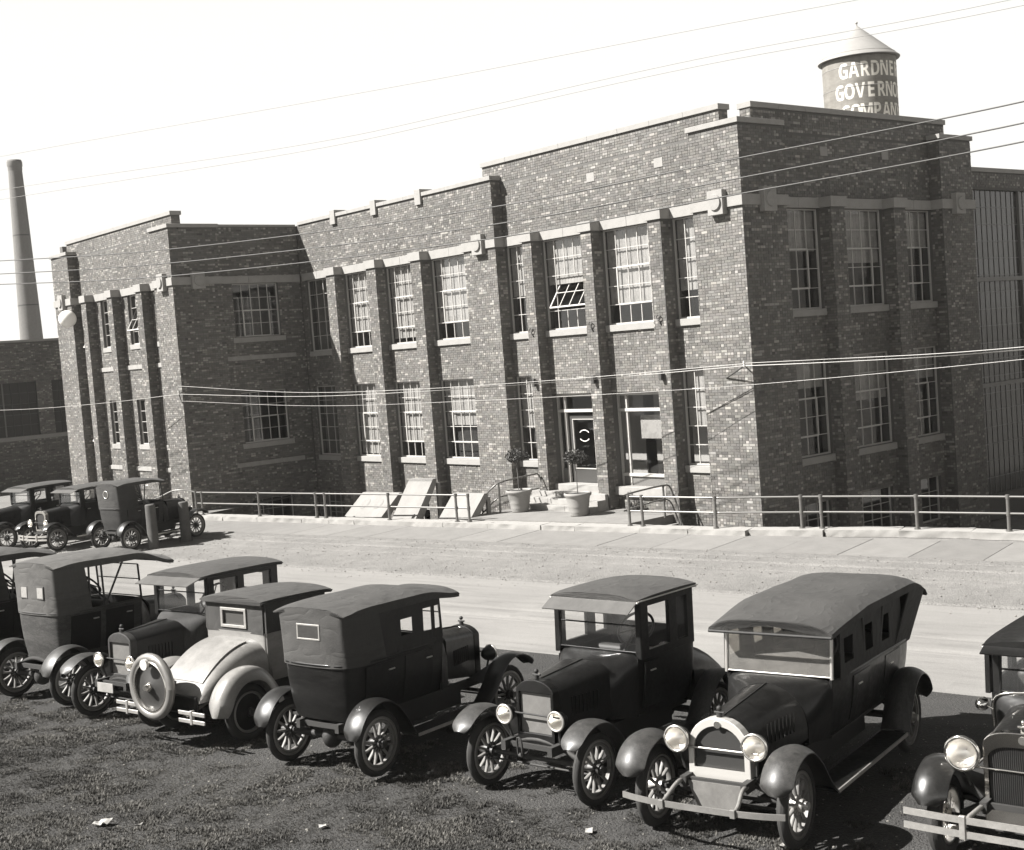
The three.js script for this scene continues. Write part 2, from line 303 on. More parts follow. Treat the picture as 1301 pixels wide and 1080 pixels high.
// one face of a pavilion: end towers, narrow piers, recessed bays
function pavilionFace(F, W, ends, piers, wins, { parapet = [0.75, 0.75], upperTop = 11.15, endSides = ['r', 'l'], coreL = 0, coreR = W, wallX = [0.02, W - 0.02], doors = [], small = false, basement = [] } = {}) {
  const xs = [ends[0], ...piers.flat(), ends[1]];
  const holes = [];
  const bays = []; for (let i = 0; i < xs.length; i += 2) bays.push([xs[i], xs[i + 1]]);
  bays.forEach(([a, b], i) => {
    const wv = wins[i] ?? {};
    let wa = a, wb = b; if (small) { wa = a + (b - a) * 0.26; wb = b - (b - a) * 0.3; }
    const u0 = small ? 6.5 : U0, l0 = small ? 2.45 : L0;
    holes.push([wa, wb, u0, U1]);
    if (!doors.includes(i)) holes.push([wa, wb, l0, L1]); else holes.push([a, b, 0.6, 3.67]);
    if (basement.includes(i)) holes.push([a + .25, b - .25, -1.15, 0.25]);
    const w = wb - wa - 0.004;
    steelWindow(F, wa + 0.002, u0, w, U1 - u0 - 0.002, WZ, { rows: small ? 4 : 5, ...wv.upper, sillX: small ? [-0.06, 0.06] : [0, 0], sillOut: small ? 0.17 : 0.2 });
    if (!doors.includes(i)) steelWindow(F, wa + 0.002, l0, w, L1 - l0, WZ, { rows: small ? 4 : 5, ...wv.lower, sillX: small ? [-0.06, 0.06] : [0, 0], sillOut: small ? 0.17 : 0.2 });
    if (basement.includes(i)) steelWindow(F, a + .252, -1.15, b - a - .504, 1.4, WZ, { rows: 3, sill: false });
    if (small) for (const yy of [5.5, 1.38]) course(F, 'stone_strip', a, b, yy, yy + 0.17, RP - 0.1, RP + 0.05, 2);
    // band over the bay
    course(F, 'stone_band', a + 0.055, b - 0.055, BAND0, BAND1, RP - 0.1, RP + 0.055, Math.max(1, Math.round((b - a) / 1.15)));
  });
  wall(F, wallX[0], wallX[1], BASE, parapet ? 10.55 : upperTop, RP, holes, 0.35, { faceX0: ends[0], faceX1: ends[1] });
  for (const [a, b] of piers) { pier(F, a, b, BASE, BAND0, RP, 0); course(F, 'pier_cap', a - 0.055, b + 0.055, BAND0 + 0.002, BAND1 + 0.003, RP - 0.1, 0.055, 1); }
  pier(F, 0, ends[0], BASE, 10.62, RP, 0, { sides: endSides[0], coreX0: coreL, name: 'end_pier' });
  pier(F, ends[1], W, BASE, 10.62, RP, 0, { sides: endSides[1], coreX1: coreR, name: 'end_pier' });
  if (parapet) {
    // upper wall between the towers rises above them
    const [pL, pR] = parapet;
    course(F, 'coping', pL - .03, W - pR + .03, upperTop, upperTop + 0.15, RP - 0.42, RP + 0.05, Math.round(W / 1.4));
    const g = F.put(grp('parapet', factory));
    mesh('core', bx(pL + .007, W - pR - .007, 10.55, upperTop - 0.001, RP - 0.36, RP - 0.007), M.mortar, g);
    brickwork(g, [{ dir: 'f', u0: pL, u1: W - pR, y0: 10.55, y1: upperTop, z: RP }, { dir: 'r', x: W - pR, u0: -RP + BD + .004, u1: -RP + 0.36, y0: 10.77, y1: upperTop }, { dir: 'l', x: pL, u0: -RP + BD + .004, u1: -RP + 0.36, y0: 10.77, y1: upperTop }]);
  }
}
const V5 = [1, 5, 1, 3], cur = (a, b) => ({ upper: a, lower: b });

// right-hand pavilion, street front
const FR = frame(-11.84, 0, 0);
pavilionFace(FR, 11.84, [1.65, 10.13], [[2.96, 3.4], [5.64, 6.1], [8.4, 8.91]], [
  cur({ curtain: .58 }, { curtain: .62 }),
  cur({ curtain: .5, vent: [1, 5, 1, 3], open: 0.62 }, {}),
  cur({ curtain: .79, vent: V5 }, {}),
  cur({ curtain: .72 }, { curtain: .6 })], { endSides: ['lr', 'l'], coreL: 0, doors: [1, 2], parapet: [0.8, 0.92] });
// its right-hand return
const FS = frame(0, 0, Math.PI / 2);
pavilionFace(FS, 11.3, [1.85, 9.5], [[3.82, 4.47], [6.89, 7.5]], [
  cur({ cols: 4, curtain: .42, vent: [0, 3, 1, 3] }, { cols: 4, curtain: .3, vent: [0, 3, 1, 3] }),
  cur({ cols: 5, curtain: .55, vent: [0, 4, 1, 3] }, { cols: 5, curtain: .5, vent: [0, 4, 1, 3] }),
  cur({ cols: 4, curtain: .4, vent: [0, 3, 1, 3] }, { cols: 4, curtain: .35, vent: [0, 3, 1, 3] })], { endSides: ['r', 'lr'], coreL: 0.4, wallX: [0.42, 11.28], basement: [0, 1, 2], parapet: [1.06, 0.8] });
// middle range
const FM = frame(-22.85, 0, 0);
{
  const piers = [[2.41, 3.01], [5.17, 5.77], [7.95, 8.55]], xs = [0.25, 2.41, 3.01, 5.17, 5.77, 7.95, 8.55, 10.97], holes = [];
  const wv = [cur({ cols: 4 }, { cols: 4 }), cur({ cols: 5, curtain: .8, vent: V5 }, { cols: 5, curtain: .97, vent: V5 }), cur({ cols: 5, curtain: .93, vent: V5 }, { cols: 5, curtain: .8, vent: V5 }), cur({ cols: 5, curtain: .8, vent: V5 }, { cols: 5, curtain: .58, vent: V5 })];
  for (let i = 0; i < 4; i++) {
    const a = xs[2 * i], b = xs[2 * i + 1]; holes.push([a, b, U0, U1], [a, b, L0, L1], [a + .2, b - .2, -1.2, 0.1]);
    steelWindow(FM, a + .002, U0, b - a - .004, U1 - U0 - .002, WZ, { ...wv[i].upper, sillOut: 0.2 });
    steelWindow(FM, a + .002, L0, b - a - .004, L1 - L0, WZ, { ...wv[i].lower, sillOut: 0.2 });
    steelWindow(FM, a + .202, -1.2, b - a - .404, 1.3, WZ, { rows: 3, sill: false });
    course(FM, 'stone_band', (i ? a : 0.01) + 0.055, b - 0.055, BAND0, BAND1, RP - 0.1, RP + 0.055, 2);
  }
  wall(FM, -0.45, 11.01, BASE, 10.7, RP, holes, 0.35, { faceX0: -0.11, faceX1: 11.0 });
  for (const [a, b] of piers) { pier(FM, a, b, BASE, BAND0, RP, 0); course(FM, 'pier_cap', a - 0.055, b + 0.055, BAND0 + 0.002, BAND1 + 0.003, RP - 0.1, 0.055, 1); }
  course(FM, 'coping', 0.05, 11.0, 10.7, 10.83, RP - 0.42, RP + 0.05, 9);
  for (const [a, b] of piers) { const c = (a + b) / 2; course(FM, 'coping_block', c - 0.17, c + 0.17, 10.42, 10.95, RP - 0.46, RP + 0.09, 1); }
}
// left-hand wing, street front and right-hand return
const FL = frame(-34.6, 5.15, 0);
pavilionFace(FL, 11.75, [1.85, 10.15], [[2.9, 3.4], [5.62, 6.12], [8.42, 8.95]], [cur({ vent: [0, 2, 0, 2], open: 0.6 }, { vent: [0, 2, 0, 2], open: 0.6 }), {}, cur({ vent: [0, 3, 1, 3], open: 0.5 }, {}), {}], { endSides: ['lr', 'l'], small: true, parapet: [0.9, 0.45] });
const FW = frame(-22.85, 5.15, Math.PI / 2);
{
  const z = -0.12, hol = [[2.5, 4.5, 6.4, U1], [2.5, 4.5, 2.3, L1], [2.6, 4.4, -1.2, 0.1]];
  wall(FW, 0.42, 5.53, BASE, 10.66, z, hol, 0.35, { faceX0: 2.0, faceX1: 5.53 });
  pier(FW, 0, 2.0, BASE, 10.62, z, 0, { sides: 'r', coreX0: 0.42, name: 'end_pier' });
  steelWindow(FW, 2.502, 6.4, 1.996, U1 - 6.402, z - .13, { cols: 5, rows: 4, vent: [1, 4, 0, 2], sillX: [-.15, .15], sillOut: 0.18 });
  steelWindow(FW, 2.502, 2.3, 1.996, L1 - 2.3, z - .13, { cols: 5, rows: 4, vent: [1, 4, 0, 2], sillX: [-.15, .15], sillOut: 0.18 });
  steelWindow(FW, 2.602, -1.2, 1.796, 1.3, z - .13, { rows: 3, sill: false });
  for (const yy of [5.52, 1.4]) course(FW, 'stone_strip', 2.0, 5.05, yy, yy + 0.17, z - .1, z + .04, 3);
  course(FW, 'stone_band', 2.06, 5.5, BAND0, BAND1, z - .1, z + 0.055, 3);
  course(FW, 'coping', 2.06, 5.5, 10.66, 10.75, z - .42, z + .04, 3);
}
// bands and coping slabs of the end towers, medallions, little stone tablets
function towerBand(F, x0, x1, wrapL, wrapR, capZ = -0.8) {
  course(F, 'stone_band', x0 - (wrapL ? 0.055 : 0), x1 + (wrapR ? 0.055 : 0), BAND0 + .002, BAND1 + .003, RP - 0.1, 0.055, 2);
  medallion(F, (x0 + x1) / 2 + 0.08, 0.055);
}
towerBand(FR, 0, 1.65, true, true); towerBand(FR, 10.13, 11.84, true, true);
towerBand(FL, 0, 1.85, true, true); towerBand(FL, 10.15, 11.75, true, true);
{ // returns butt against the wrapped corner stones
  course(FS, 'stone_band', 0.012, 1.9, BAND0 + .004, BAND1 + .001, RP + 0.1, 0.055, 2); medallion(FS, 0.97, 0.055);
  course(FS, 'stone_band', 9.45, 11.36, BAND0 + .002, BAND1 + .003, RP - 0.1, 0.055, 2); medallion(FS, 10.3, 0.055);
  course(FW, 'stone_band', 0.012, 2.05, BAND0 + .004, BAND1 + .001, RP + 0.1, 0.055, 2); medallion(FW, 1.0, 0.055);
  for (const [F, a, b, zb] of [[FR, -.05, 1.7, -1.2], [FR, 10.08, 11.9, -1.9], [FS, 9.45, 11.36, -1.2], [FL, -.06, 1.9, -1.2], [FL, 10.1, 11.81, -2.05]]) course(F, 'coping', a, b, 10.62, 10.76, zb, 0.06, 1);
  for (const x of [5.85, 8.62]) course(FR, 'stone_tablet', x - .17, x + .17, 9.96, 10.22, RP - .1, RP + 0.012, 1);
  for (const x of [4.2, 7.2]) course(FS, 'stone_tablet', x - .17, x + .17, 9.96, 10.22, RP - .1, RP + 0.012, 1);
}
// body of the building behind the street walls: roofs, rear walls, floors
{
  const boxes = (name, list, m) => { for (const b of list) mesh(name, bx(...b), m, factory); };
  boxes('roof', [[-11.6, -0.8, 10.0, 10.2, -11.0, -0.78], [-22.6, -11.7, 9.9, 10.1, -11.0, -0.77], [-34.2, -23.3, 10.0, 10.2, -11.0, 4.38]], M.roofing);
  boxes('floor', [[-11.5, -0.82, 4.75, 4.95, -10.9, -0.79], [-22.5, -11.5, 4.75, 4.95, -10.9, -0.79], [-34.2, -23.3, 4.75, 4.95, -10.9, 4.37], [-11.5, -0.82, 0.5, 0.58, -10.9, -0.79], [-22.5, -11.5, 0.5, 0.7, -10.9, -0.79], [-34.2, -23.3, 0.5, 0.7, -10.9, 4.37]], M.interior);
  boxes('rear_wall', [[-34.4, -0.4, BASE, 10.62, -11.3, -11.02], [-34.6, -34.3, BASE, 11.15, -11.0, 4.7]], M.mortar);
  boxes('partition', [[-22.9, -22.8, BASE, 9.9, -10.9, -0.78], [-11.8, -11.6, BASE, 9.9, -10.9, -0.78]], M.interior);
  const gl = grp('end_wall', factory); gl.position.set(-34.6, 0, 0);
  brickwork(gl, [{ dir: 'l', x: 0, u0: -4.7, u1: 11.0, y0: 0, y1: 11.1 }]);
}
// entrances
{
  const doorBay = (x0, x1) => ({ x0, x1 });
  const A = { x0: 2.96 + .44, x1: 5.64 }, B = { x0: 6.1, x1: 8.4 };
  // left bay: door with side post
  const gd = FR.put(grp('entrance_door', factory), 0, 0, -0.62);
  const frameL = [bx(A.x0 + 0.3, A.x0 + 0.38, 0.86, 3.6, -0.06, 0.02), bx(A.x0, A.x1, 3.56, 3.667, -0.06, 0.03), bx(A.x0, A.x0 + .06, 0.86, 3.56, -0.06, 0.02), bx(A.x1 - .06, A.x1, 0.86, 3.56, -0.06, 0.02)];
  mesh('frame', merge(frameL), M.steelWhite, gd);
  mesh('transom', merge([bx(A.x0 + .06, A.x1 - .06, 3.08, 3.17, -0.05, 0.05)]), M.steelWhite, gd);
  mesh('pane', bx(A.x0 + .38, A.x1 - .06, 3.171, 3.559, -0.02, -0.014), M.glass, gd);
  mesh('pane', bx(A.x0 + .061, A.x0 + .299, 1.3, 3.079, -0.02, -0.014), M.glass, gd);
  mesh('panel', bx(A.x0 + .061, A.x0 + .299, 0.86, 1.299, -0.05, 0.0), M.paintedWood, gd);
  const lx = A.x0 + .45, lw = 1.2;
  const leaf = [bx(lx, lx + .11, 0.87, 2.98, -.12, -.07), bx(lx + lw - .11, lx + lw, 0.87, 2.98, -.12, -.07), bx(lx + .111, lx + lw - .111, 2.86, 2.98, -.12, -.07), bx(lx + .111, lx + lw - .111, 0.87, 1.3, -.12, -.075)];
  mesh('door_leaf', merge(leaf), M.darkWood, gd);
  mesh('door_trim', merge([bx(lx + .11, lx + .135, 1.3, 2.86, -.118, -.062), bx(lx + .136, lx + lw - .136, 2.835, 2.86, -.118, -.062), bx(lx + lw - .135, lx + lw - .11, 1.3, 2.86, -.118, -.062), bx(lx + .136, lx + lw - .136, 1.29, 1.315, -.118, -.05)]), M.steelWhite, gd);
  mesh('pane', bx(lx + .137, lx + lw - .137, 1.316, 2.834, -.1, -.094), M.glass, gd);
  mesh('pane', bx(A.x0 + .381, lx - .001, 0.9, 3.07, -.04, -.034), M.glass, gd);
  mesh('side_panel', bx(lx + lw + .002, A.x1 - .061, 0.86, 3.079, -.09, -.03), M.darkWood, gd);
  const knob = new THREE.SphereGeometry(.035, 12, 8); knob.translate(lx + .06, 1.85, -.03); mesh('handle', norm(knob), M.steelWhite, gd);
  const arcs = []; for (const s of [1, -1]) { const t = new THREE.TorusGeometry(0.24, 0.016, 6, 20, Math.PI * 0.62); t.rotateZ(s > 0 ? Math.PI * 0.19 : -Math.PI * 0.81); t.scale(1, 0.72, 0.3); t.translate(lx + lw / 2, 2.33, -.088); arcs.push(t); }
  mesh('lettering', merge(arcs), M.paper, gd);
  mesh('lobby_wall', bx(A.x0, A.x1, 0.6, 3.66, -1.6, -1.55), M.interior, gd);
  mesh('threshold', rbx(A.x0 - .002, A.x1 + .002, 0.6, 0.855, -0.3, 0.36, 0.015, 1), M.limestone, gd);
  // right bay: glazed screen
  const gw = FR.put(grp('entrance_screen', factory), 0, 0, -0.62);
  mesh('frame', merge([bx(B.x0 + .32, B.x0 + .4, .86, 3.56, -.06, .02), bx(B.x0, B.x1, 3.56, 3.667, -.06, .03), bx(B.x0, B.x0 + .06, .86, 3.56, -.06, .02), bx(B.x1 - .06, B.x1, .86, 3.56, -.06, .02)]), M.steelWhite, gw);
  for (const y of [3.08, 1.14]) mesh('transom', bx(B.x0 + .061, B.x1 - .061, y, y + .09, -.05, .05), M.steelWhite, gw);
  for (const [a, b] of [[B.x0 + .061, B.x0 + .319], [B.x0 + .401, B.x1 - .061]]) { mesh('pane', bx(a, b, 3.171, 3.559, -.02, -.014), M.glass, gw); mesh('pane', bx(a, b, 1.231, 3.079, -.02, -.014), M.glass, gw); mesh('panel', bx(a, b, .86, 1.139, -.05, -.01), M.paintedWood, gw); }
  mesh('blind', bx(B.x0 + .72, B.x1 - .3, 2.25, 2.95, -.2, -.19), M.curtain, gw);
  mesh('lobby_wall', bx(B.x0, B.x1, .6, 3.66, -1.6, -1.55), M.interior, gw);
  mesh('threshold', rbx(B.x0 - .002, B.x1 + .002, .6, .855, -.3, .36, .015, 1), M.limestone, gw);
  // steps
  const gs = FR.put(grp('entrance_steps', factory));
  [[.2, .66, -.39, .12, 0], [.2, .5, .121, .45, 0], [.2, .34, .451, .78, 0]].forEach(([y0, y1, z0, z1], i) => {
    for (let k = 0; k < 3; k++) mesh('step_stone', rbx(2.7 - i * .0 + k * 1.115, 2.7 + (k + 1) * 1.115 - .004, y0 - .2, y1, z0, z1, .012, 1), M.limestone, gs);
  });
  // small wall lamps and hooks on the piers
  for (const [x, y] of [[3.17, 4.1], [5.87, 4.12], [8.62, 4.15]]) { const g = FR.put(grp('wall_lamp', factory), x, y, 0); mesh('lantern', rbx(-.05, .05, -.15, .1, .04, .14, .01, 1), M.darkSteel, g); mesh('bracket', bx(-.02, .02, -.02, .02, 0, .041), M.darkSteel, g); }
  for (const [x, y] of [[3.17, 5.72], [5.87, 5.74], [8.64, 5.76]]) { const g = FR.put(grp('awning_hook', factory), x, y, 0); const t = new THREE.TorusGeometry(.07, .015, 6, 16); t.translate(0, 0, .05); mesh('ring', norm(t), M.darkSteel, g); mesh('shank', tube([[0, -.07, .05], [.04, -.16, .04], [.05, -.22, 0]], .015, 8, 6), M.darkSteel, g); }
}
// a round pale sign on the far end tower of the wing, and little sloping hoods beside it
{
  const g = FL.put(grp('globe_lamp', factory), 2.3, 7.87, 0.4); mesh('globe', norm(new THREE.SphereGeometry(.37, 24, 16)), mat(.75, .3), g); mesh('bracket', rod([-.6, 0, -.4], [0, 0, 0], .02, .02, 8), M.darkSteel, g);
}
// ---------------------------------------------------------------- ground, street, pavement
function sheet(s0, s1, n0, n1, ds, dn, yf, uvk = 1) { // a sheet laid out in the street frame
  const ns = Math.max(1, Math.round((s1 - s0) / ds)), nn = Math.max(1, Math.round((n1 - n0) / dn)), pos = [], uv = [], idx = [];
  for (let j = 0; j <= nn; j++) for (let i = 0; i <= ns; i++) { const s = lerp(s0, s1, i / ns), n = lerp(n0, n1, j / nn), [X, Z] = W2(s, n); pos.push(X, yf(s, n), Z); uv.push(s * uvk, n * uvk); }
  for (let j = 0; j < nn; j++) for (let i = 0; i < ns; i++) { const a = j * (ns + 1) + i, b = a + 1, c = a + ns + 1, d = c + 1; idx.push(a, c, b, b, c, d); }
  const g = new THREE.BufferGeometry(); g.setAttribute('position', new THREE.Float32BufferAttribute(pos, 3)); g.setAttribute('uv', new THREE.Float32BufferAttribute(uv, 2)); g.setIndex(idx); g.computeVertexNormals(); return g;
}
const bump = (s, n) => 0.035 * (L64(s * 1.1 + 30, n * 1.1 + 11) - .5) + 0.02 * (L128(s * 4 + 9, n * 4) - .5);
// far ground, lower than the street, reaches the horizon
{
  const g = new THREE.CircleGeometry(1200, 48); g.rotateX(-Math.PI / 2); g.translate(0, BASE - 0.05, 0); const p = g.attributes.position, u = g.attributes.uv; for (let i = 0; i < p.count; i++) u.setXY(i, p.getX(i), p.getZ(i));
  struct('ground', g, M.gravel);
}
const rut = (n, c) => -0.04 * Math.exp(-Math.pow((n - c) / 0.06, 2));
const lawnY = (s, n) => Hn(n) + (n > 13.4 ? bump(s, n) * smooth(13.4, 15, n) + 0.05 * (L16(s * .35 + 2, n * .35) - .5) * smooth(15, 18, n) : 0) - 0.001;
struct('lawn', sheet(-30, 26, 13.3, 40, 0.16, 0.16, lawnY), M.soil);
struct('lawn', sheet(-260, -30, 13.3, 60, 8, 3, (s, n) => Hn(n)), M.soil);
struct('lawn', sheet(26, 160, 13.3, 60, 8, 3, (s, n) => Hn(n)), M.soil);
const laneY = (s, n) => { const w = 0.25 * (L64(s * .12 + 5, 1) - .5), w2 = 0.2 * (L64(s * .15 + 20, 7) - .5); return 0.004 - 0.012 * (n > 13.35 ? 1 : 0) + 0.012 * (L64(s * .3, n * 3) - .5) + 0.05 * smooth(0, 1, 1 - Math.abs(n - 10.8) / 2.7) + rut(n, 10.62 + w) * .7 + rut(n, 11.3 + w2) + rut(n, 11.45 + w2 * 1.3) * .8; };
struct('street', sheet(-60, 40, 8.0, 13.7, 0.6, 0.05, laneY), M.lane); struct('street', sheet(-260, -60, 8.0, 13.7, 6, 1, () => 0.02), M.lane); struct('street', sheet(40, 160, 8.0, 13.7, 6, 1, () => 0.02), M.lane);

struct('gravel_verge', sheet(-60, 40, 3.4, 8.15, 0.25, 0.045, (s, n) => { const w = 0.12 * (L64(s * .22, 3) - .5); return 0.0 + 0.012 * (L64(s * 1.3, n * 1.6) - .5) + rut(n, 4.7 + w) * 1.2 + rut(n, 4.0 + w) * .7 + rut(n, 5.6 - w) * .5 + rut(n, 7.85 + 2 * w) * 1.1 - 0.01 * smooth(7.8, 8.15, n); }), M.gravel);
struct('gravel_yard', sheet(-260, -22.4, -60, 8.15, 4, 2, () => -0.012), M.gravel);
// pavement: separate slabs with open joints
{
  const g = grp('pavement', scene); g.userData = { kind: 'structure', label: 'concrete slab pavement along the railing' };
  const ms = [M.walkA, M.walkB, M.walkC], r = rng(5);
  for (let i = 0; i < 24; i++) {
    const s0 = -22.4 + i * 1.62, o = mesh('slab', rbx(0.006, 1.614, -0.14, 0.012 + (r() - .5) * .008, -1.1, 1.12, .006, 1), ms[Math.floor(r() * 3)], g), [X, Z] = W2(s0, 2.38);
    o.position.set(X, 0, Z); o.rotation.y = SROT;
  }
}
// areaway: retaining wall with a rough stone coping
const railLine = (s) => s < -0.5 ? 1.24 : lerp(1.24, 0.6, smooth(-0.5, 5.5, s));
{
  const g = grp('retaining_wall', scene); g.userData = { label: 'rough pale stone coping and wall below the pipe railing', category: 'wall' };
  const r = rng(12);
  for (let s = -22.3; s < 14;) {
    const L = rr(1.1, 2.2, r), e = Math.min(14, s + L), gap = s > -9.2 && s < -3.5;
    const n0 = railLine((s + e) / 2), [X, Z] = W2(s, n0), o = new THREE.BoxGeometry(e - s - .012, .17, .56, 14, 2, 4), p = o.attributes.position;
    for (let i = 0; i < p.count; i++) { const x = p.getX(i), y = p.getY(i), z = p.getZ(i); const k = 0.03 * (L64((x + s) * 3 + 40, (z + y) * 4 + 5) - .5) + 0.02 * (L128((x + s) * 11, (z + y * 2) * 11) - .5); p.setXYZ(i, x, y + (y > 0 ? k * .5 : 0) - (gap && y > 0 ? .0 : 0), z + (z > .2 ? k * 1.6 : 0)); }
    o.translate((e - s) / 2, 0.065, -0.02); o.computeVertexNormals(); const q = mesh('coping_stone', uvM(o), M.limestone, g); q.position.set(X, 0, Z); q.rotation.y = SROT + (s > 0 ? 0.1 : 0) * 1; if (s > 0) q.rotation.y = SROT + Math.atan2(-(railLine(e) - railLine(s)), e - s) * -1 * -1;
    const wv = mesh('wall_stone', bx(0, e - s - .003, BASE, -.023, -.62, .2), M.areaway, g); wv.position.copy(q.position); wv.rotation.y = q.rotation.y;
    s = e;
  }
}
// strip of earth under pavement edge so that no gap opens
struct('pavement_bed', sheet(-22.4, 40, 0.7, 3.6, 4, 1.4, () => -0.03), M.gravel);
// entrance platform between coping and steps
{
  const pts = []; for (const [s, n] of [[-9.35, 1.02], [-3.3, 1.02]]) { const [X, Z] = W2(s, n); pts.push([X, -Z]); }
  const sh = poly([[-9.25, 0.35], [-3.2, 0.35], [-3.2, -W2(-3.3, 1.02)[1]], [-9.25, pts[0][1]]]);
  const e = extrude(sh, 1.9); e.rotateX(-Math.PI / 2); e.translate(0, BASE + 0.035 - 0.005, 0);
  struct('entrance_platform', uvM(e), M.walkC);
}
// flights of steps down from the platform to the areaway
for (const [x0, dir, lab] of [[-9.26, -1, 'concrete area steps descending beside the sloping hatch covers'], [-3.19, 1, 'concrete area steps descending beside the corner pier']]) {
  const t = thing('area_steps', lab, 'steps'); t.position.set(x0, 0, 0.3);
  for (let i = 0; i < 7; i++) { const a = dir * i * .27, b = dir * (i + 1) * .27; mesh('step', bx(Math.min(a, b) + .001, Math.max(a, b) - .001, BASE, 0.18 - (i + 1) * .24, -.25, .95), M.concrete, t); }
}
// sloping concrete hatch covers
{
  const defs = [[-14.25, -12.6, 3.95, .1, 3.15, .8, 'pale sloping concrete hatch cover with two dark damp patches'], [-12.0, -11.0, 3.6, .1, 2.8, 1.28, 'tall sloping concrete hatch cover, steepest of three by railing'], [-10.2, -8.95, 3.1, .1, 2.45, .84, 'low sloping concrete hatch cover beside the entrance platform']];
  defs.forEach(([x0, x1, zb, yb, zt, yt, lab], k) => {
    const t = thing('hatch_cover', lab, 'hatch', 'sloping hatch covers behind the railing'); t.position.set(x0, 0, 0);
    const sk = 0.2; // the covers run square to the street
    const prof = [[zb, yb], [zt, yt], [zt - .14, yt], [zt - .14, yt - .12], [zb - .25, yb - .12]];
    const rings = [0, x1 - x0].map((x) => prof.map(([z, y]) => [x, y, z - sk * x]));
    mesh('slab', uvM(loft(rings, { caps: true, crease: .3 })), M.concrete, t);
    mesh('support', bx(.04, x1 - x0 - .04, BASE, yb - .13, zb - .6 - sk * (x1 - x0), zb - .28 - sk * (x1 - x0)), M.areaway, t);
    mesh('support', bx(.06, .16, BASE, yt - .14, zt - .32, zt - .2), M.areaway, t);
    mesh('support', bx(x1 - x0 - .16, x1 - x0 - .06, BASE, yt - .14, zt - .32 - sk * 1, zt - .2 - sk * 1), M.areaway, t);
    if (k === 0) for (const x of [.5, 1.1]) { const c = new THREE.CircleGeometry(.17, 20); c.scale(1, 1.3, 1); const dz = zb - zt, dy = yt - yb, L = Math.hypot(dz, dy); c.rotateX(-Math.atan2(dz, dy)); { const p = c.attributes.position; for (let i = 0; i < p.count; i++) p.setZ(i, p.getZ(i) - sk * p.getX(i)); } c.translate(x, lerp(yb, yt, .55) + .004 * dz / L, lerp(zb, zt, .55) - sk * x + .008); mesh('damp_patch', norm(c), mat(.2, .9, { map: tConcrete }), t); }
  });
}
// pipe railings: each run is a thing of posts and two rails
function railing(label, pts, y0, hTop, hMid, postAt, group) {
  const t = thing('pipe_railing', label, 'railing', group);
  const P = pts.map(([s, n]) => { const [X, Z] = W2(s, n); return V3(X, 0, Z); });
  for (const h of [hTop, hMid]) for (let i = 0; i + 1 < P.length; i++) mesh(h === hTop ? 'top_rail' : 'middle_rail', rod([P[i].x, y0 + h, P[i].z], [P[i + 1].x, y0 + h, P[i + 1].z], .026, .026, 10), M.pipe, t);
  for (const [s, n] of postAt) { const [X, Z] = W2(s, n), r = .04; const po = mesh('post', merge([rod([X, y0 - .05, Z], [X, y0 + hTop + .03, Z], r, r, 12), rod([X, y0 + hTop - .05, Z], [X, y0 + hTop + .05, Z], r * 1.25, r * 1.25, 12), rod([X, y0 + hMid - .05, Z], [X, y0 + hMid + .05, Z], r * 1.25, r * 1.25, 12), rod([X, y0 - .02, Z], [X, y0 + .03, Z], r * 1.9, r * 1.9, 12)]), M.pipe, t); }
  return t;
}
const RS = -0.0;
railing('long pipe railing in front of the recessed middle range', [[-21.3, 1.22], [-15.4, 1.22], [-8.95, 1.22]], .15, .8, .41, [[-21.38, 1.22], [-21.05, 1.22], [-18.11, 1.22], [-15.37, 1.22], [-14.95, 1.22], [-12.13, 1.25], [-9.4, 1.25], [-8.93, 1.24]]);
railing('pipe railing running past the shaded corner of the pavilion', [[-3.4, 1.2], [-0.6, 1.22], [1.5, .9], [2.05, .82], [4.36, .62], [6.5, .58], [9.5, .55]], .15, .8, .41, [[-3.36, 1.2], [-2.95, 1.2], [-0.72, 1.24], [1.52, .9], [2.02, .83], [4.36, .63], [6.48, .58], [8.8, .56]]);
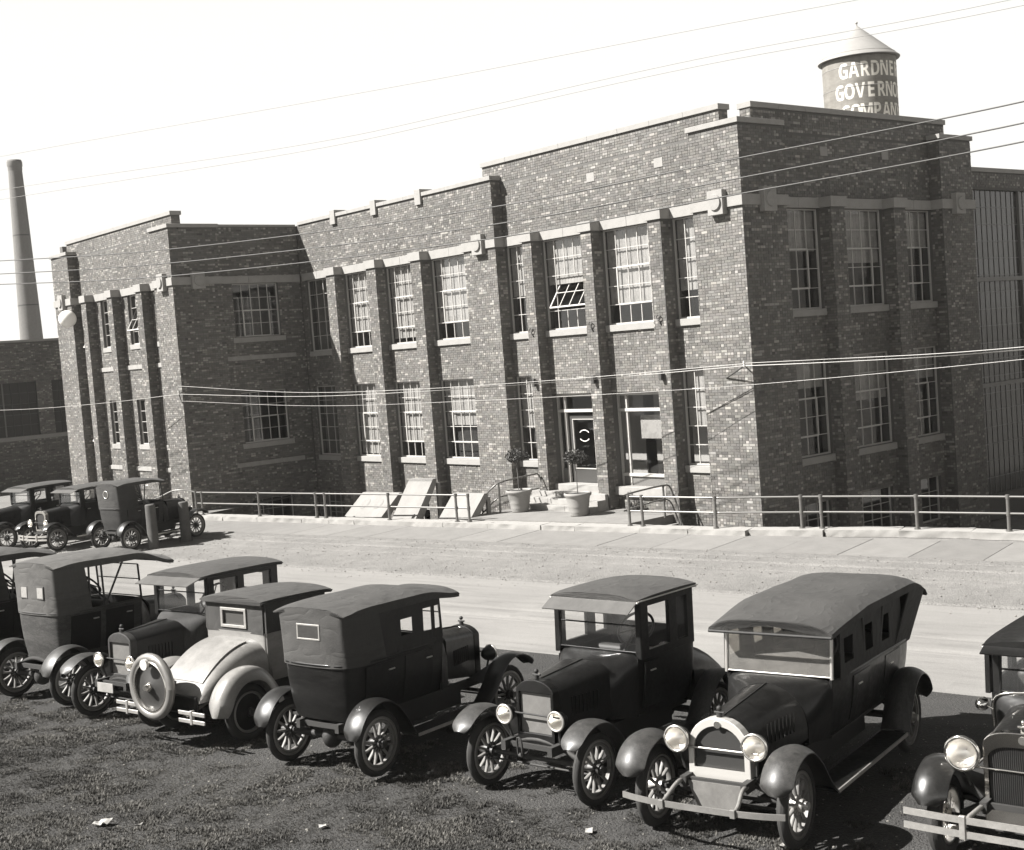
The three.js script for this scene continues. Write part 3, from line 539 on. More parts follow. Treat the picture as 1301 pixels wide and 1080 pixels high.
{ // hand rails of the area steps
  const t = thing('stair_rail', 'bent pipe handrail on the planter side of the left area steps', 'handrail');
  mesh('rail', tube([[-9.7, .2, 2.35], [-9.3, .6, 2.1], [-8.88, 1.05, 1.8], [-8.8, 1.12, 1.65], [-8.8, 1.2, .3], [-8.8, 1.2, .12], [-8.8, .95, -.02], [-8.8, .66, -.1]], .026, 40, 8), M.pipe, t);
  mesh('rail', tube([[-9.5, -.1, 2.3], [-9.2, .25, 2.05], [-8.86, .64, 1.76], [-8.8, .68, 1.6], [-8.8, .74, .1]], .022, 30, 8), M.pipe, t);
  mesh('post', rod([-8.8, .15, 1.74], [-8.8, 1.1, 1.74], .034, .034, 12), M.pipe, t);
  const u = thing('stair_rail', 'bent pipe handrail dropping to the area steps beside the doorway screen', 'handrail');
  mesh('rail', tube([[-3.16, .97, 1.95], [-3.14, 1.0, 1.8], [-3.1, 1.06, .4], [-3.08, 1.04, .24], [-3.0, .8, .16], [-2.85, .2, .1], [-2.75, -.2, .08]], .026, 40, 8), M.pipe, u);
  mesh('rail', tube([[-3.16, .56, 1.95], [-3.1, .66, .4], [-3.06, .6, .25], [-2.95, .2, .14], [-2.85, -.2, .1]], .022, 30, 8), M.pipe, u);
  mesh('post', rod([-3.12, .15, .42], [-3.12, 1.05, .42], .034, .034, 12), M.pipe, u);
  const w = thing('pipe_railing', 'short railing return curving down beside the wing corner', 'railing');
  mesh('rail', tube([[...(() => { const [X, Z] = W2(-21.3, 1.22); return [X, .95, Z]; })()], [-21.9, .95, 5.9], [-22.4, .93, 6.1], [-22.9, .72, 6.4], [-23.4, .6, 6.6], [-24.4, .58, 6.9]], .026, 40, 8), M.pipe, w);
  mesh('post', rod([-24.3, 0, 6.88], [-24.3, .58, 6.88], .034, .034, 12), M.pipe, w); mesh('post', rod([-22.9, 0, 6.4], [-22.9, .72, 6.4], .034, .034, 12), M.pipe, w);
}
// two stone urns with clipped standard trees
function planter(x, z, lab, tlab) {
  const t = thing('planter', lab, 'planter', 'ribbed tub planters at the entrance'); t.position.set(x, .18, z);
  const pr = [[0, 0], [.25, 0], [.265, .03], [.275, .1], [.29, .12], [.285, .15], [.305, .26], [.32, .28], [.315, .31], [.345, .5], [.36, .56], [.4, .6], [.41, .64], [.40, .68], [.365, .68], [.35, .62], [0, .6]].map((p) => new THREE.Vector2(...p));
  mesh('tub', norm(new THREE.LatheGeometry(pr, 40)), M.pot, t);
  const so = new THREE.CircleGeometry(.355, 24); so.rotateX(-Math.PI / 2); so.translate(0, .635, 0); mesh('soil', norm(so), M.soil, t);
  const b = thing('standard_tree', tlab, 'tree', 'small standard trees in tubs'); b.position.set(x, .8, z);
  const top = 1.05, r = rng(Math.round(x * 100) + 999);
  mesh('trunk', tube([[0, 0, 0], [.015, .4, .01], [-.01, .8, 0], [.0, top, .01]], .014, 12, 7), M.stem, b);
  const parts = [[], []];
  for (let i = 0; i < 720; i++) { // small leaves spread through a flattened ball
    const a = r() * 6.283, e = Math.acos(2 * r() - 1), k = Math.pow(r(), .45), q = 0.37 * k * (0.8 + .35 * L16(a * 2, e * 3)), y = top + .06 + q * Math.cos(e) * .62;
    const g = new THREE.PlaneGeometry(.05, .035); g.rotateX(r() * 6); g.rotateY(r() * 6); g.rotateZ(r() * 6); g.translate(q * Math.sin(e) * Math.cos(a), y, q * Math.sin(e) * Math.sin(a)); parts[i % 2].push(g);
  }
  mesh('crown', merge(parts[0]), M.leaf, b); mesh('crown', merge(parts[1]), M.leafB, b);
  for (let i = 0; i < 5; i++) { const a = i * 1.3; mesh('branch', rod([0, top - .08, 0], [.2 * Math.cos(a), top + .1 + .05 * (i % 2), .2 * Math.sin(a)], .007, .004, 6), M.stem, b); }
}
planter(-8.39, 1.28, 'ribbed pale tub planter beside the bent handrail', 'small clipped tree in the tub by the bent handrail');
planter(-5.82, 1.2, 'ribbed pale tub planter below the glazed door', 'small clipped tree in the tub below the glazed door');
// two stout wooden posts in the gravel
for (const [s, n, h, lab] of [[-16.92, 6.58, 1.32, 'stout round wooden post standing out in the gravel'], [-16.98, 5.3, 1.22, 'stout round wooden post by the front wheel of parked touring car']]) {
  const t = thing('wooden_post', lab, 'post', 'wooden posts in the gravel'); const [X, Z] = W2(s, n); t.position.set(X, 0, Z); t.rotation.z = 0.02;
  const c = new THREE.CylinderGeometry(.155, .165, h, 18, 6); c.translate(0, h / 2, 0); const p = c.attributes.position; for (let i = 0; i < p.count; i++) { const k = 1 + .05 * (L16(p.getY(i) * 2, Math.atan2(p.getX(i), p.getZ(i)) * 3 + 8) - .5); p.setX(i, p.getX(i) * k); p.setZ(i, p.getZ(i) * k); } c.computeVertexNormals();
  mesh('shaft', norm(c), M.post, t); const d = new THREE.CylinderGeometry(.13, .154, .03, 18); d.translate(0, h + .014, 0); mesh('worn_top', norm(d), M.post, t);
}
// ---------------------------------------------------------------- neighbouring buildings, chimney, water tower, wires
{ // machine shop behind the pavilion: tall steel window wall
  const t = thing('machine_shop', 'long factory shop with tall steel window wall behind the pavilion', 'building');
  const F = frame(-0.8, -11.35, Math.PI / 2), add = (n, g, m) => F.put(mesh(n, g, m, t));
  add('parapet', bx(0, 30, 9.25, 9.83, -.4, 0), M.mortar); { const g = F.put(grp('parapet_brick', t)); brickwork(g, [{ dir: 'f', u0: 0, u1: 30, y0: 9.26, y1: 9.82, z: .012 }]); }
  add('coping', bx(-.05, 30, 9.831, 9.97, -.45, .06), M.limestone);
  add('side_pier', bx(0, 1.0, BASE, 9.249, -.4, .05), M.mortar); { const g = F.put(grp('side_pier_brick', t)); brickwork(g, [{ dir: 'f', u0: 0, u1: 1.0, y0: BASE, y1: 9.2, z: .062 }]); }
  add('base_wall', bx(1.0, 30, BASE, -.9, -.4, -.02), M.mortar);
  const gm = mat(.1, .4, { w: .7 });
  for (let b = 0; b < 5; b++) {
    const x0 = 1.0 + b * 3.4, x1 = x0 + 3.3;
    const w = F.put(grp('window', t), 0, 0, -.12);
    const bars = []; mesh('mullion', bx(x1, x1 + .1, -.9, 9.25, -.1, .1), M.paintedWood, w); mesh('rail', bx(x0, x1, 6.22, 6.36, -.08, .1), M.paintedWood, w); mesh('rail', bx(x0, x1, 2.7, 2.84, -.08, .1), M.paintedWood, w);
    for (let i = 1; i < 10; i++) mesh('bar', bar(.03, 10.15, .04), gm, w).position.set(x0 + i * .33, 4.175, 0);
    for (let j = 1; j < 18; j++) mesh('bar', bar(3.3, .03, .036), gm, w).position.set((x0 + x1) / 2, -.9 + j * .564, 0);
    if (b < 2) { for (let i = 0; i < 10; i++) for (let j = 0; j < 18; j++) { const o = mesh('pane', paneG(.33, .564), j % 2 ? M.shopGlass : M.shopGlassB, w); o.position.set(x0 + (i + .5) * .33, -.9 + (j + .5) * .564, 0); } }
    else mesh('pane', bx(x0, x1, -.9, 9.25, -.003, .003), M.shopGlass, w);
  }
  add('roof', bx(.1, 30, 9.0, 9.2, -14, -.42), M.roofing); add('floor', bx(.1, 30, -1.2, -1.1, -14, -.42), M.interior); add('rear_wall', bx(.1, 30, -1.1, 9, -14.2, -14), M.interior);
}
{ // neighbouring works building seen past the far end of the wing
  const t = thing('works_building', 'dark low brick works building below the chimney', 'building');
  const F = frame(-45, 24, Math.PI / 2), holes = []; const nW = 9;
  for (let i = 0; i < nW; i++) holes.push([1.2 + i * 4.2, 4.6 + i * 4.2, 2.6, 5.35]);
  const g = F.put(grp('wall', t)); const e = extrude(poly(rect(0, 40, -.3, 7.4), holes.map((h) => rect(...h))), .35); e.translate(0, 0, -.36); mesh('core', e, M.mortar, g);
  brickwork(g, [{ dir: 'f', u0: 14, u1: 40, y0: -.2, y1: 7.4, z: 0, holes }]);
  F.put(mesh('coping', bx(-.05, 40, 7.4, 7.52, -.45, .07), M.limestone, t));
  F.put(mesh('sill_band', bx(0, 40, 2.38, 2.58, -.3, .06), M.limestone, t));
  for (let i = 3; i < nW; i++) { const w = F.put(grp('window', t), 1.2 + i * 4.2, 2.6, -.15); mesh('frame', bar(.07, 2.75, .06), M.paintedWood, w).position.set(1.7, 1.375, 0); for (let k = 0; k <= 8; k++) mesh('bar', bar(.03, 2.75, .04), M.darkSteel, w).position.set(k * .425, 1.375, 0); for (let k = 0; k <= 5; k++) mesh('bar', bar(3.4, .03, .036), M.darkSteel, w).position.set(1.7, k * .55, 0); for (let k = 0; k < 8; k++) for (let j = 0; j < 5; j++) mesh('pane', paneG(.425, .55), M.shopGlass, w).position.set((k + .5) * .425, (j + .5) * .55, 0); }
  F.put(mesh('roof', bx(0, 40, 6.9, 7.1, -18, -.37), M.roofing, t)); F.put(mesh('rear_wall', bx(0, 40, -.3, 7.1, -18.3, -18), M.mortar, t)); for (const x of [0, 39.7]) F.put(mesh('end_wall', bx(x, x + .3, -.3, 7.4, -18, -.37), M.mortar, t));
}
{ // brick warehouse added unseen on the right to block low sky
  const t = thing('warehouse', 'plain brick warehouse added out of view to block low sky', 'building');
  const F = frame(15, -36, -Math.PI / 2), holes = []; for (let i = 0; i < 8; i++) for (const y of [1.2, 5.2]) holes.push([2 + i * 3.8, 4 + i * 3.8, y, y + 2.2]);
  const g = F.put(grp('wall', t)), e = extrude(poly(rect(0, 32, BASE, 10.5), holes.map((h) => rect(...h))), .35); e.translate(0, 0, -.357); mesh('core', e, M.mortar, g);
  brickwork(g, [{ dir: 'f', u0: 0, u1: 32, y0: BASE, y1: 10.5, z: 0, holes }]);
  for (const h of holes) { const w = F.put(grp('window', t), h[0], h[2], -.15); mesh('pane', bx(0, 2, 0, 2.2, -.006, .006), M.shopGlass, w); mesh('frame', merge([bx(0, 2, 0, .05, -.03, .03), bx(0, 2, 2.15, 2.2, -.03, .03), bx(.97, 1.03, .05, 2.15, -.03, .03)]), M.steelWhite, w); }
  F.put(mesh('coping', bx(-.05, 32.05, 10.5, 10.62, -.45, .06), M.limestone, t)); F.put(mesh('roof', bx(0, 32, 10, 10.2, -14, -.36), M.roofing, t)); F.put(mesh('rear_wall', bx(0, 32, BASE, 10.5, -14.3, -14), M.mortar, t)); for (const x of [0, 31.7]) F.put(mesh('end_wall', bx(x, x + .3, BASE, 10.5, -14, -.36), M.mortar, t));
}
{ // chimney
  const t = thing('chimney_stack', 'tall tapering round brick chimney stack above low works building', 'chimney'); t.position.set(-127.6, BASE, -27);
  const top = 32.6; const pr = [[1.6, 0], [1.22, 14], [.88, 27.5], [.76, top - 1.2]].map((p) => new THREE.Vector2(...p));
  const mb = mat(.16, .9, { map: tStone, bumpMap: bConcrete, bumpScale: .02 });
  const b = new THREE.LatheGeometry(pr, 28); const u = b.attributes.uv; for (let i = 0; i < u.count; i++) u.setXY(i, u.getX(i) * 6, u.getY(i) * 40); mesh('shaft', norm(b), mb, t); for (const [yy, rad] of [[8, 1.39], [16, 1.175], [24, .97]]) mesh('iron_band', norm(new THREE.CylinderGeometry(rad, rad + .012, .14, 28, 1, true).translate(0, yy, 0)), M.darkSteel, t);
  mesh('crown', norm(new THREE.LatheGeometry([[.76, top - 1.2], [.79, top - 1.15], [.79, top - .75], [.85, top - .7], [.85, top - .2], [.79, top - .15], [.77, top], [.55, top], [.55, top - 2]].map((p) => new THREE.Vector2(...p)), 28)), mb, t);
}
{ // water tower with painted lettering
  const t = thing('water_tower', 'round water tank with conical roof and painted lettering behind the parapet', 'water tower');
  const toCam = V3(21.8 + 15.8, 0, 26.5 + 28.8).normalize(), face = Math.atan2(toCam.x, toCam.z) + 25 * Math.PI / 180;
  t.position.set(-15.8, 0, -28.8);
  const c = document.createElement('canvas'); c.width = 2048; c.height = 640; const x = c.getContext('2d');
  x.fillStyle = '#716e68'; x.fillRect(0, 0, 2048, 640);
  const im = x.getImageData(0, 0, 2048, 640), d = im.data, r = rng(3);
  for (let j = 0; j < 640; j++) for (let i = 0; i < 2048; i++) { const k = (j * 2048 + i) * 4, n = (fb(i / 2048, j / 640, [[L16, 16, 1], [L64, 64, .8], [L256, 256, .6]]) - .5) * 36 + (r() - .5) * 8 - (Math.floor(i / 64) % 2 ? 3 : 0) - (i % 64 < 2 ? 12 : 0); d[k] += n; d[k + 1] += n; d[k + 2] += n; }
  x.putImageData(im, 0, 0); x.fillStyle = '#d8d4cb'; x.textBaseline = 'middle'; x.textAlign = 'center'; x.font = 'bold 160px sans-serif';
  const step = 2048 * 16.6 / 360, put = (w, y) => { [...w].forEach((ch, i) => { x.save(); x.translate(1024 + (i - (w.length - 1) / 2) * step, y); x.scale(.88, 1); x.fillText(ch, 0, 0); x.restore(); }); };
  put('GARDNER', 148); put('GOVERNOR', 308); put('COMPANY', 468);
  const ct = new THREE.CanvasTexture(c); ct.colorSpace = THREE.SRGBColorSpace; ct.wrapS = THREE.RepeatWrapping; ct.magFilter = THREE.LinearFilter;
  const R = 1.77, y0 = 14.2, y1 = 18.2; const g = new THREE.CylinderGeometry(R, R, y1 - y0, 64, 1, true); g.translate(0, (y0 + y1) / 2, 0); g.rotateY(Math.PI + face); mesh('tank', norm(g), new THREE.MeshPhysicalMaterial({ map: ct, roughness: .7 }), t);
  for (const yy of [14.6, 15.5, 16.5, 17.5]) { const b = new THREE.TorusGeometry(R + .004, .012, 6, 64); b.rotateX(Math.PI / 2); b.translate(0, yy, 0); mesh('hoop', norm(b), mat(.26, .6), t); }
  mesh('roof', norm(new THREE.LatheGeometry([[R - .1, 18.0], [R + .17, 17.94], [R + .21, 18.0], [1.35, 18.55], [.7, 19.12], [.08, 19.66], [0, 19.68]].map((p) => new THREE.Vector2(...p)), 64)), mat(.24, .7, { map: tStone }), t);
  mesh('finial', merge([rod([0, 19.6, 0], [0, 19.82, 0], .05, .035, 8), norm(new THREE.SphereGeometry(.07, 10, 8).translate(0, 19.84, 0))]), mat(.3, .6), t);
  mesh('tank_floor', norm(new THREE.CylinderGeometry(R, R, .12, 48).translate(0, 14.15, 0)), M.darkWood, t);
  for (let i = 0; i < 4; i++) { const a = i * Math.PI / 2 + .6; mesh('leg', rod([1.5 * Math.cos(a), 14.1, 1.5 * Math.sin(a)], [2.0 * Math.cos(a), BASE, 2.0 * Math.sin(a)], .12, .12, 8), M.darkSteel, t); }
}
// overhead wires on unseen poles, strung along the street
function wire(name, label, pts, r, m, cat, group, n = 5) {
  const P = pts.map(([s, y]) => { const [X, Z] = W2(s, n); return [X, y, Z]; });
  tagMesh(name, tube(P, r, 90, 6), m, label, cat, group);
}
wire('telegraph_wire', 'dark overhead wire, uppermost of three crossing the brick walls', [[-40, 10.6], [-26.07, 9.61], [-17.09, 9.05], [-4.01, 8.76], [2.47, 8.97], [8.43, 9.15], [20, 10.0]], .015, M.wire, 'wire', 'three dark wires along the street');
wire('telegraph_wire', 'dark overhead wire, middle one of three crossing the brick walls', [[-40, 10.1], [-26.15, 9.16], [-17.15, 8.63], [-4.05, 8.33], [2.44, 8.54], [8.41, 8.75], [20, 9.6]], .015, M.wire, 'wire', 'three dark wires along the street');
wire('telegraph_wire', 'dark overhead wire, lowest of three crossing the stone band', [[-40, 9.8], [-26.21, 8.8], [-17.21, 8.24], [-4.08, 7.99], [2.42, 8.2], [8.39, 8.4], [20, 9.2]], .015, M.wire, 'wire', 'three dark wires along the street');
{
  const m = mat(.2, .6);
  [[[-45, 12.2], [-25.72, 11.58], [-9.15, 10.95], [-4.78, 10.95], [1.85, 10.97], [8.51, 10.8], [20, 11]], [[-45, 12.5], [-25.7, 11.9], [-9.15, 11.12], [-4.78, 11.1], [1.85, 11.12], [8.51, 10.95], [20, 11.2]], [[-45, 13.6], [-25.6, 13.0], [-9.1, 12.2], [-4.7, 12.0], [1.85, 11.75], [8.5, 11.5], [20, 11.6]]]
    .forEach((p, i) => wire('sky_wire', ['thin pale wire against the sky, lowest of three', 'thin pale wire against the sky, between two others', 'thin pale wire against the sky, highest of three'][i], p, .006, m, 'wire', 'thin wires against the sky', 5.6));
}
{ // service cables on wall brackets
  const b1 = [0.1, 4.3, .45], b0 = [-22.2, 4.45, 5.6];
  const cab = (lab, pts, r) => tagMesh('service_cable', tube(pts, r, 80, 6), M.cable, lab, 'cable', 'pale service cables along the facade');
  cab('pale cable slung from wing corner bracket to pavilion bracket', [b0, [-16, 4.12, 4.1], [-11, 4.08, 3.0], [-5, 4.16, 1.7], b1], .009);
  cab('thin pale cable just above the slung service cable', [[b0[0], 4.75, b0[2]], [-16, 4.26, 4.15], [-11, 4.16, 3.05], [-5, 4.22, 1.75], [b1[0], 4.36, b1[2]]], .008);
  cab('pale cable running from pavilion bracket past shaded return', [b1, [2.5, 4.28, .2], [6, 4.3, -.1], [12, 4.5, -.6]], .011);
  cab('second pale cable beside the one past shaded return', [[.1, 4.37, .45], [2.5, 4.36, .25], [6, 4.36, -.05], [12, 4.58, -.5]], .008);
  cab('pale cable from the wing bracket towards the chimney side', [b0, [-26, 4.3, 6.4], [-32, 4.2, 7.6], [-45, 4.4, 10]], .009);
  cab('lowest thin pale cable sloping past basement windows side', [[-22.3, 4.2, 5.6], [-15, 3.78, 4.0], [-8, 3.72, 2.4], [-3, 3.75, 1.4], [.1, 3.8, .5], [6, 4.05, -.2], [12, 4.4, -.8]], .006);
  for (const [p, w, lab] of [[b1, 0, 'iron cable bracket with insulators on pavilion corner'], [b0, 1, 'iron cable bracket with insulators on wing corner']]) {
    const t = thing('cable_bracket', lab, 'bracket'); t.position.set(...p);
    const wz = (w ? 5.16 : .01) - p[2], dx = w ? -.75 : -1.0;
    mesh('arm', rod([dx, -.32, wz], [0, 0, 0], .02, .02, 8), M.darkSteel, t); mesh('strut', rod([dx * .5, .1, wz], [0, 0, 0], .016, .016, 8), M.darkSteel, t);
    for (const k of [0, .08]) mesh('insulator', norm(new THREE.CylinderGeometry(.03, .04, .07, 10).translate(0, .02 + k, 0)), M.steelWhite, t);
  }
}
// ---------------------------------------------------------------- motor cars of the nineteen-twenties
const C = {
  black: mat(0.014, 0.34, { roughnessMap: rDust, roughness: 0.7, specularIntensity: 0.5, clearcoat: 0.3, clearcoatRoughness: 0.12, map: tGrime }),
  blackDusty: mat(0.04305, 0.7, { map: tGrime }),
  brownDusty: mat(0.07995, 0.75, { map: tGrime }),
  grille: mat(0.1433, 0.55, { map: tDust }),
  coreDark: mat(0.02, 0.6),
  canvas: mat(0.05166, 0.92, { map: tCanvas, bumpMap: bCanvas, bumpScale: 0.008 }),
  canvasDark: mat(0.04391, 0.92, { map: tCanvas, bumpMap: bCanvas, bumpScale: 0.008 }),
  canvasPale: mat(0.08431, 0.92, { map: tCanvas, bumpMap: bCanvas, bumpScale: 0.008 }),
  curtainDark: mat(0.0287, 0.85, { map: tCanvas, bumpMap: bCanvas, bumpScale: 0.008 }),
  tyre: mat(0.03306, 0.85, { map: tDust, bumpMap: bConcrete, bumpScale: 0.004 }),
  wood: mat(0.186, 0.55, { map: tDust }),
  woodDark: mat(0.03, 0.5),
  rim: mat(0.246, 0.45, { metalness: 0.4 }),
  nickel: mat(0.72, 0.22, { metalness: 0.95 }),
  shellNickel: mat(0.68, 0.36, { metalness: 0.6 }),
  nickelDull: mat(0.6, 0.42, { metalness: 0.75, map: tDust }),
  chrome: mat(0.8, 0.1, { metalness: 1 }),
  reflector: mat(0.85, 0.32, { metalness: 0.9 }),
  spareCover: mat(0.3, 0.35, { metalness: 0.5, map: tDust }),
  lens: mat(0.75, 0.22, { metalness: 0.35, clearcoat: 1, clearcoatRoughness: 0.05 }),
  seat: mat(0.03, 0.6),
  fender: mat(0.024, 0.36, { roughnessMap: rDust, roughness: 0.55, clearcoat: 0.7, clearcoatRoughness: 0.12, map: tGrime }),
  fenderDusty: mat(0.06314, 0.55, { map: tGrime, clearcoat: 0.25, clearcoatRoughness: 0.3 }),
  beige: mat(0.2342, 0.4, { clearcoat: 0.5, clearcoatRoughness: 0.2, map: tDust }),
  plate: mat(0.2893, 0.6, { map: tDust }),
  underside: mat(0.025, 0.9),
  bumperPale: mat(0.2066, 0.5, { metalness: 0.25, map: tDust }),
  visor: mat(0.0878, 0.6, { map: tDust }),
};
const ringRect = (r, w, t) => norm((() => { const g = new THREE.LatheGeometry([[r, -w / 2], [r + t, -w / 2], [r + t, w / 2], [r, w / 2], [r, -w / 2]].map((p) => new THREE.Vector2(...p)), 40); g.rotateZ(Math.PI / 2); return g; })());
const wheelGeo = new Map();
function wheelParts(R, rt, style) {
  const k = [R, rt, style].join(); if (wheelGeo.has(k)) return wheelGeo.get(k);
  const ty = new THREE.TorusGeometry(R - rt, rt, 14, 44); { const p = ty.attributes.position; for (let i = 0; i < p.count; i++) { const x = p.getX(i), y = p.getY(i), z = p.getZ(i), rad = Math.hypot(x, y); if (rad > R - rt * .45) { const a = Math.atan2(y, x), q = 1 + 0.006 * Math.sin(a * 70 + (z > 0 ? 1.5 : 0)); p.setXYZ(i, x * q, y * q, z); } } } ty.rotateY(Math.PI / 2); ty.computeVertexNormals();
  const ri = R - 2 * rt;
  const rim = merge([ringRect(ri - .012, rt * 1.5, .03)]), felloe = ringRect(ri - .05, rt * 1.0, .036);
  const spokes = []; const nS = style === 'wire' ? 24 : 12;
  for (let i = 0; i < nS; i++) { const a = i / nS * 2 * Math.PI; const g = style === 'wire' ? rod([i % 2 ? .03 : -.03, .06 * Math.cos(a), .06 * Math.sin(a)], [0, (ri - .02) * Math.cos(a), (ri - .02) * Math.sin(a)], .004, .004, 5) : (() => { const q = rod([0, .055, 0], [0, ri - .04, 0], .021, .016, 8); q.scale(1.2, 1, .85); q.rotateX(a); return q; })(); spokes.push(g); }
  const hub = merge([rod([-.07, 0, 0], [.07, 0, 0], .062, .062, 18), rod([.065, 0, 0], [.12, 0, 0], .045, .038, 16), rod([-.02, 0, 0], [.02, 0, 0], .095, .095, 20)]);
  const disc = norm((() => { const g = new THREE.LatheGeometry([[0, .05], [.07, .05], [.1, .03], [ri - .05, -.005], [ri, .01], [ri, -.02], [0, -.02]].map((p) => new THREE.Vector2(...p)), 40); g.rotateZ(-Math.PI / 2); return g; })());
  const o = { ty: norm(ty), rim, felloe, spokes, hub, disc }; wheelGeo.set(k, o); return o;
}
function addWheel(G, x, y, z, R, rt, style, o, name = 'wheel') {
  const g = grp(name, G), p = wheelParts(R, rt, style); g.position.set(x, y, z); if (x < 0) g.rotation.y = Math.PI; g.rotateX(((x * 7 + z * 13) % 1) * 1.7);
  mesh('tyre', p.ty, C.tyre, g); mesh('rim', p.rim, o.rimMat ?? C.rim, g);
  if (style === 'disc') mesh('disc', p.disc, o.discMat ?? C.black, g); else { if (style === 'wood') mesh('felloe', p.felloe, o.spokeMat ?? C.wood, g); for (const s of p.spokes) mesh('spoke', s, o.spokeMat ?? C.wood, g); }
  mesh('hub', p.hub, o.hubMat ?? C.woodDark, g); return g;
}
// mudguard swept along a side profile [z,y]
function fenderGeo(path, xc, w, crown = .03, th = .012, endRound = .16, skirt = 0) {
  const cv = new THREE.CatmullRomCurve3(path.map(([z, y]) => V3(0, y, z))), N = 30, rings = [], side = Math.sign(xc);
  for (let i = 0; i <= N; i++) {
    const t = i / N, p = cv.getPoint(t), tg = cv.getTangent(t), ny = tg.z, nz = -tg.y, sg = ny < 0 ? -1 : 1;
    const f = endRound ? Math.sqrt(clamp(1 - Math.pow(clamp(1 - Math.min(t, 1.0) / endRound, 0, 1), 2) * .75, 0, 1)) : 1, K = 9, top = [], bot = [];
    for (let k = 0; k <= K; k++) { const u = k / K * 2 - 1, x = xc + u * w / 2 * f, d = crown * u * u + (u * side > .55 ? skirt * Math.pow((u * side - .55) / .45, 1.5) : 0); top.push([x, p.y - sg * ny * d, p.z - sg * nz * d]); bot.unshift([x, p.y - sg * ny * (d + th), p.z - sg * nz * (d + th)]); }
    rings.push([...top, ...bot]);
  }
  return loft(rings, { caps: true, crease: .7 });
}
// upright wall following a plan path [x,z] (mirrored through the centre line), with batter
function tubWall(half, y0, y1, th, taper, mid = .5, bulge = 0) {
  const path = [...half, ...half.slice().reverse().filter(([x]) => x > 1e-6).map(([x, z]) => [-x, z])];
  const cv = new THREE.CatmullRomCurve3(path.map(([x, z]) => V3(x, 0, z)), false, 'catmullrom', .35), N = 64, rings = [];
  const f0 = typeof y0 === 'function' ? y0 : () => y0, f1 = typeof y1 === 'function' ? y1 : () => y1;
  const cz = half.reduce((s, p) => s + p[1], 0) / half.length;
  for (let i = 0; i <= N; i++) {
    const p = cv.getPoint(i / N), t = cv.getTangent(i / N), nx = -t.z, nz = t.x, sx = Math.sign(nx * p.x + nz * (p.z - cz)) || 1, a = f0(p.z), b = f1(p.z), r = [];
    const ring = (k, off) => { const sh = (1 - k) * taper - bulge * Math.sin(k * Math.PI); return [p.x - sx * nx * (sh + off), lerp(a, b, k), p.z - sx * nz * (sh + off)]; };
    for (const k of [0, .25, .5, .75, 1]) r.push(ring(k, 0)); for (const k of [1, .5, 0]) r.push(ring(k, th)); rings.push(r);
  }
  return loft(rings, { caps: true, crease: .6 });
}
const arch = (w, y0, y1, pointy, n = 16) => { // closed outline, bottom left round over the top to bottom right
  const pts = [[-w / 2, y0]]; const ys = y1 - (pointy > 0 ? .12 : w / 2 * .98);
  for (let i = 0; i <= n; i++) { const a = Math.PI - i / n * Math.PI, c = Math.cos(a), s = Math.sin(a); pts.push([w / 2 * Math.sign(c) * Math.pow(Math.abs(c), pointy > 0 ? .55 : .95), ys + (y1 - ys) * (pointy > 0 ? lerp(s, 1 - Math.abs(c), pointy) : s)]); }
  pts.push([w / 2, y0]); return pts;
};
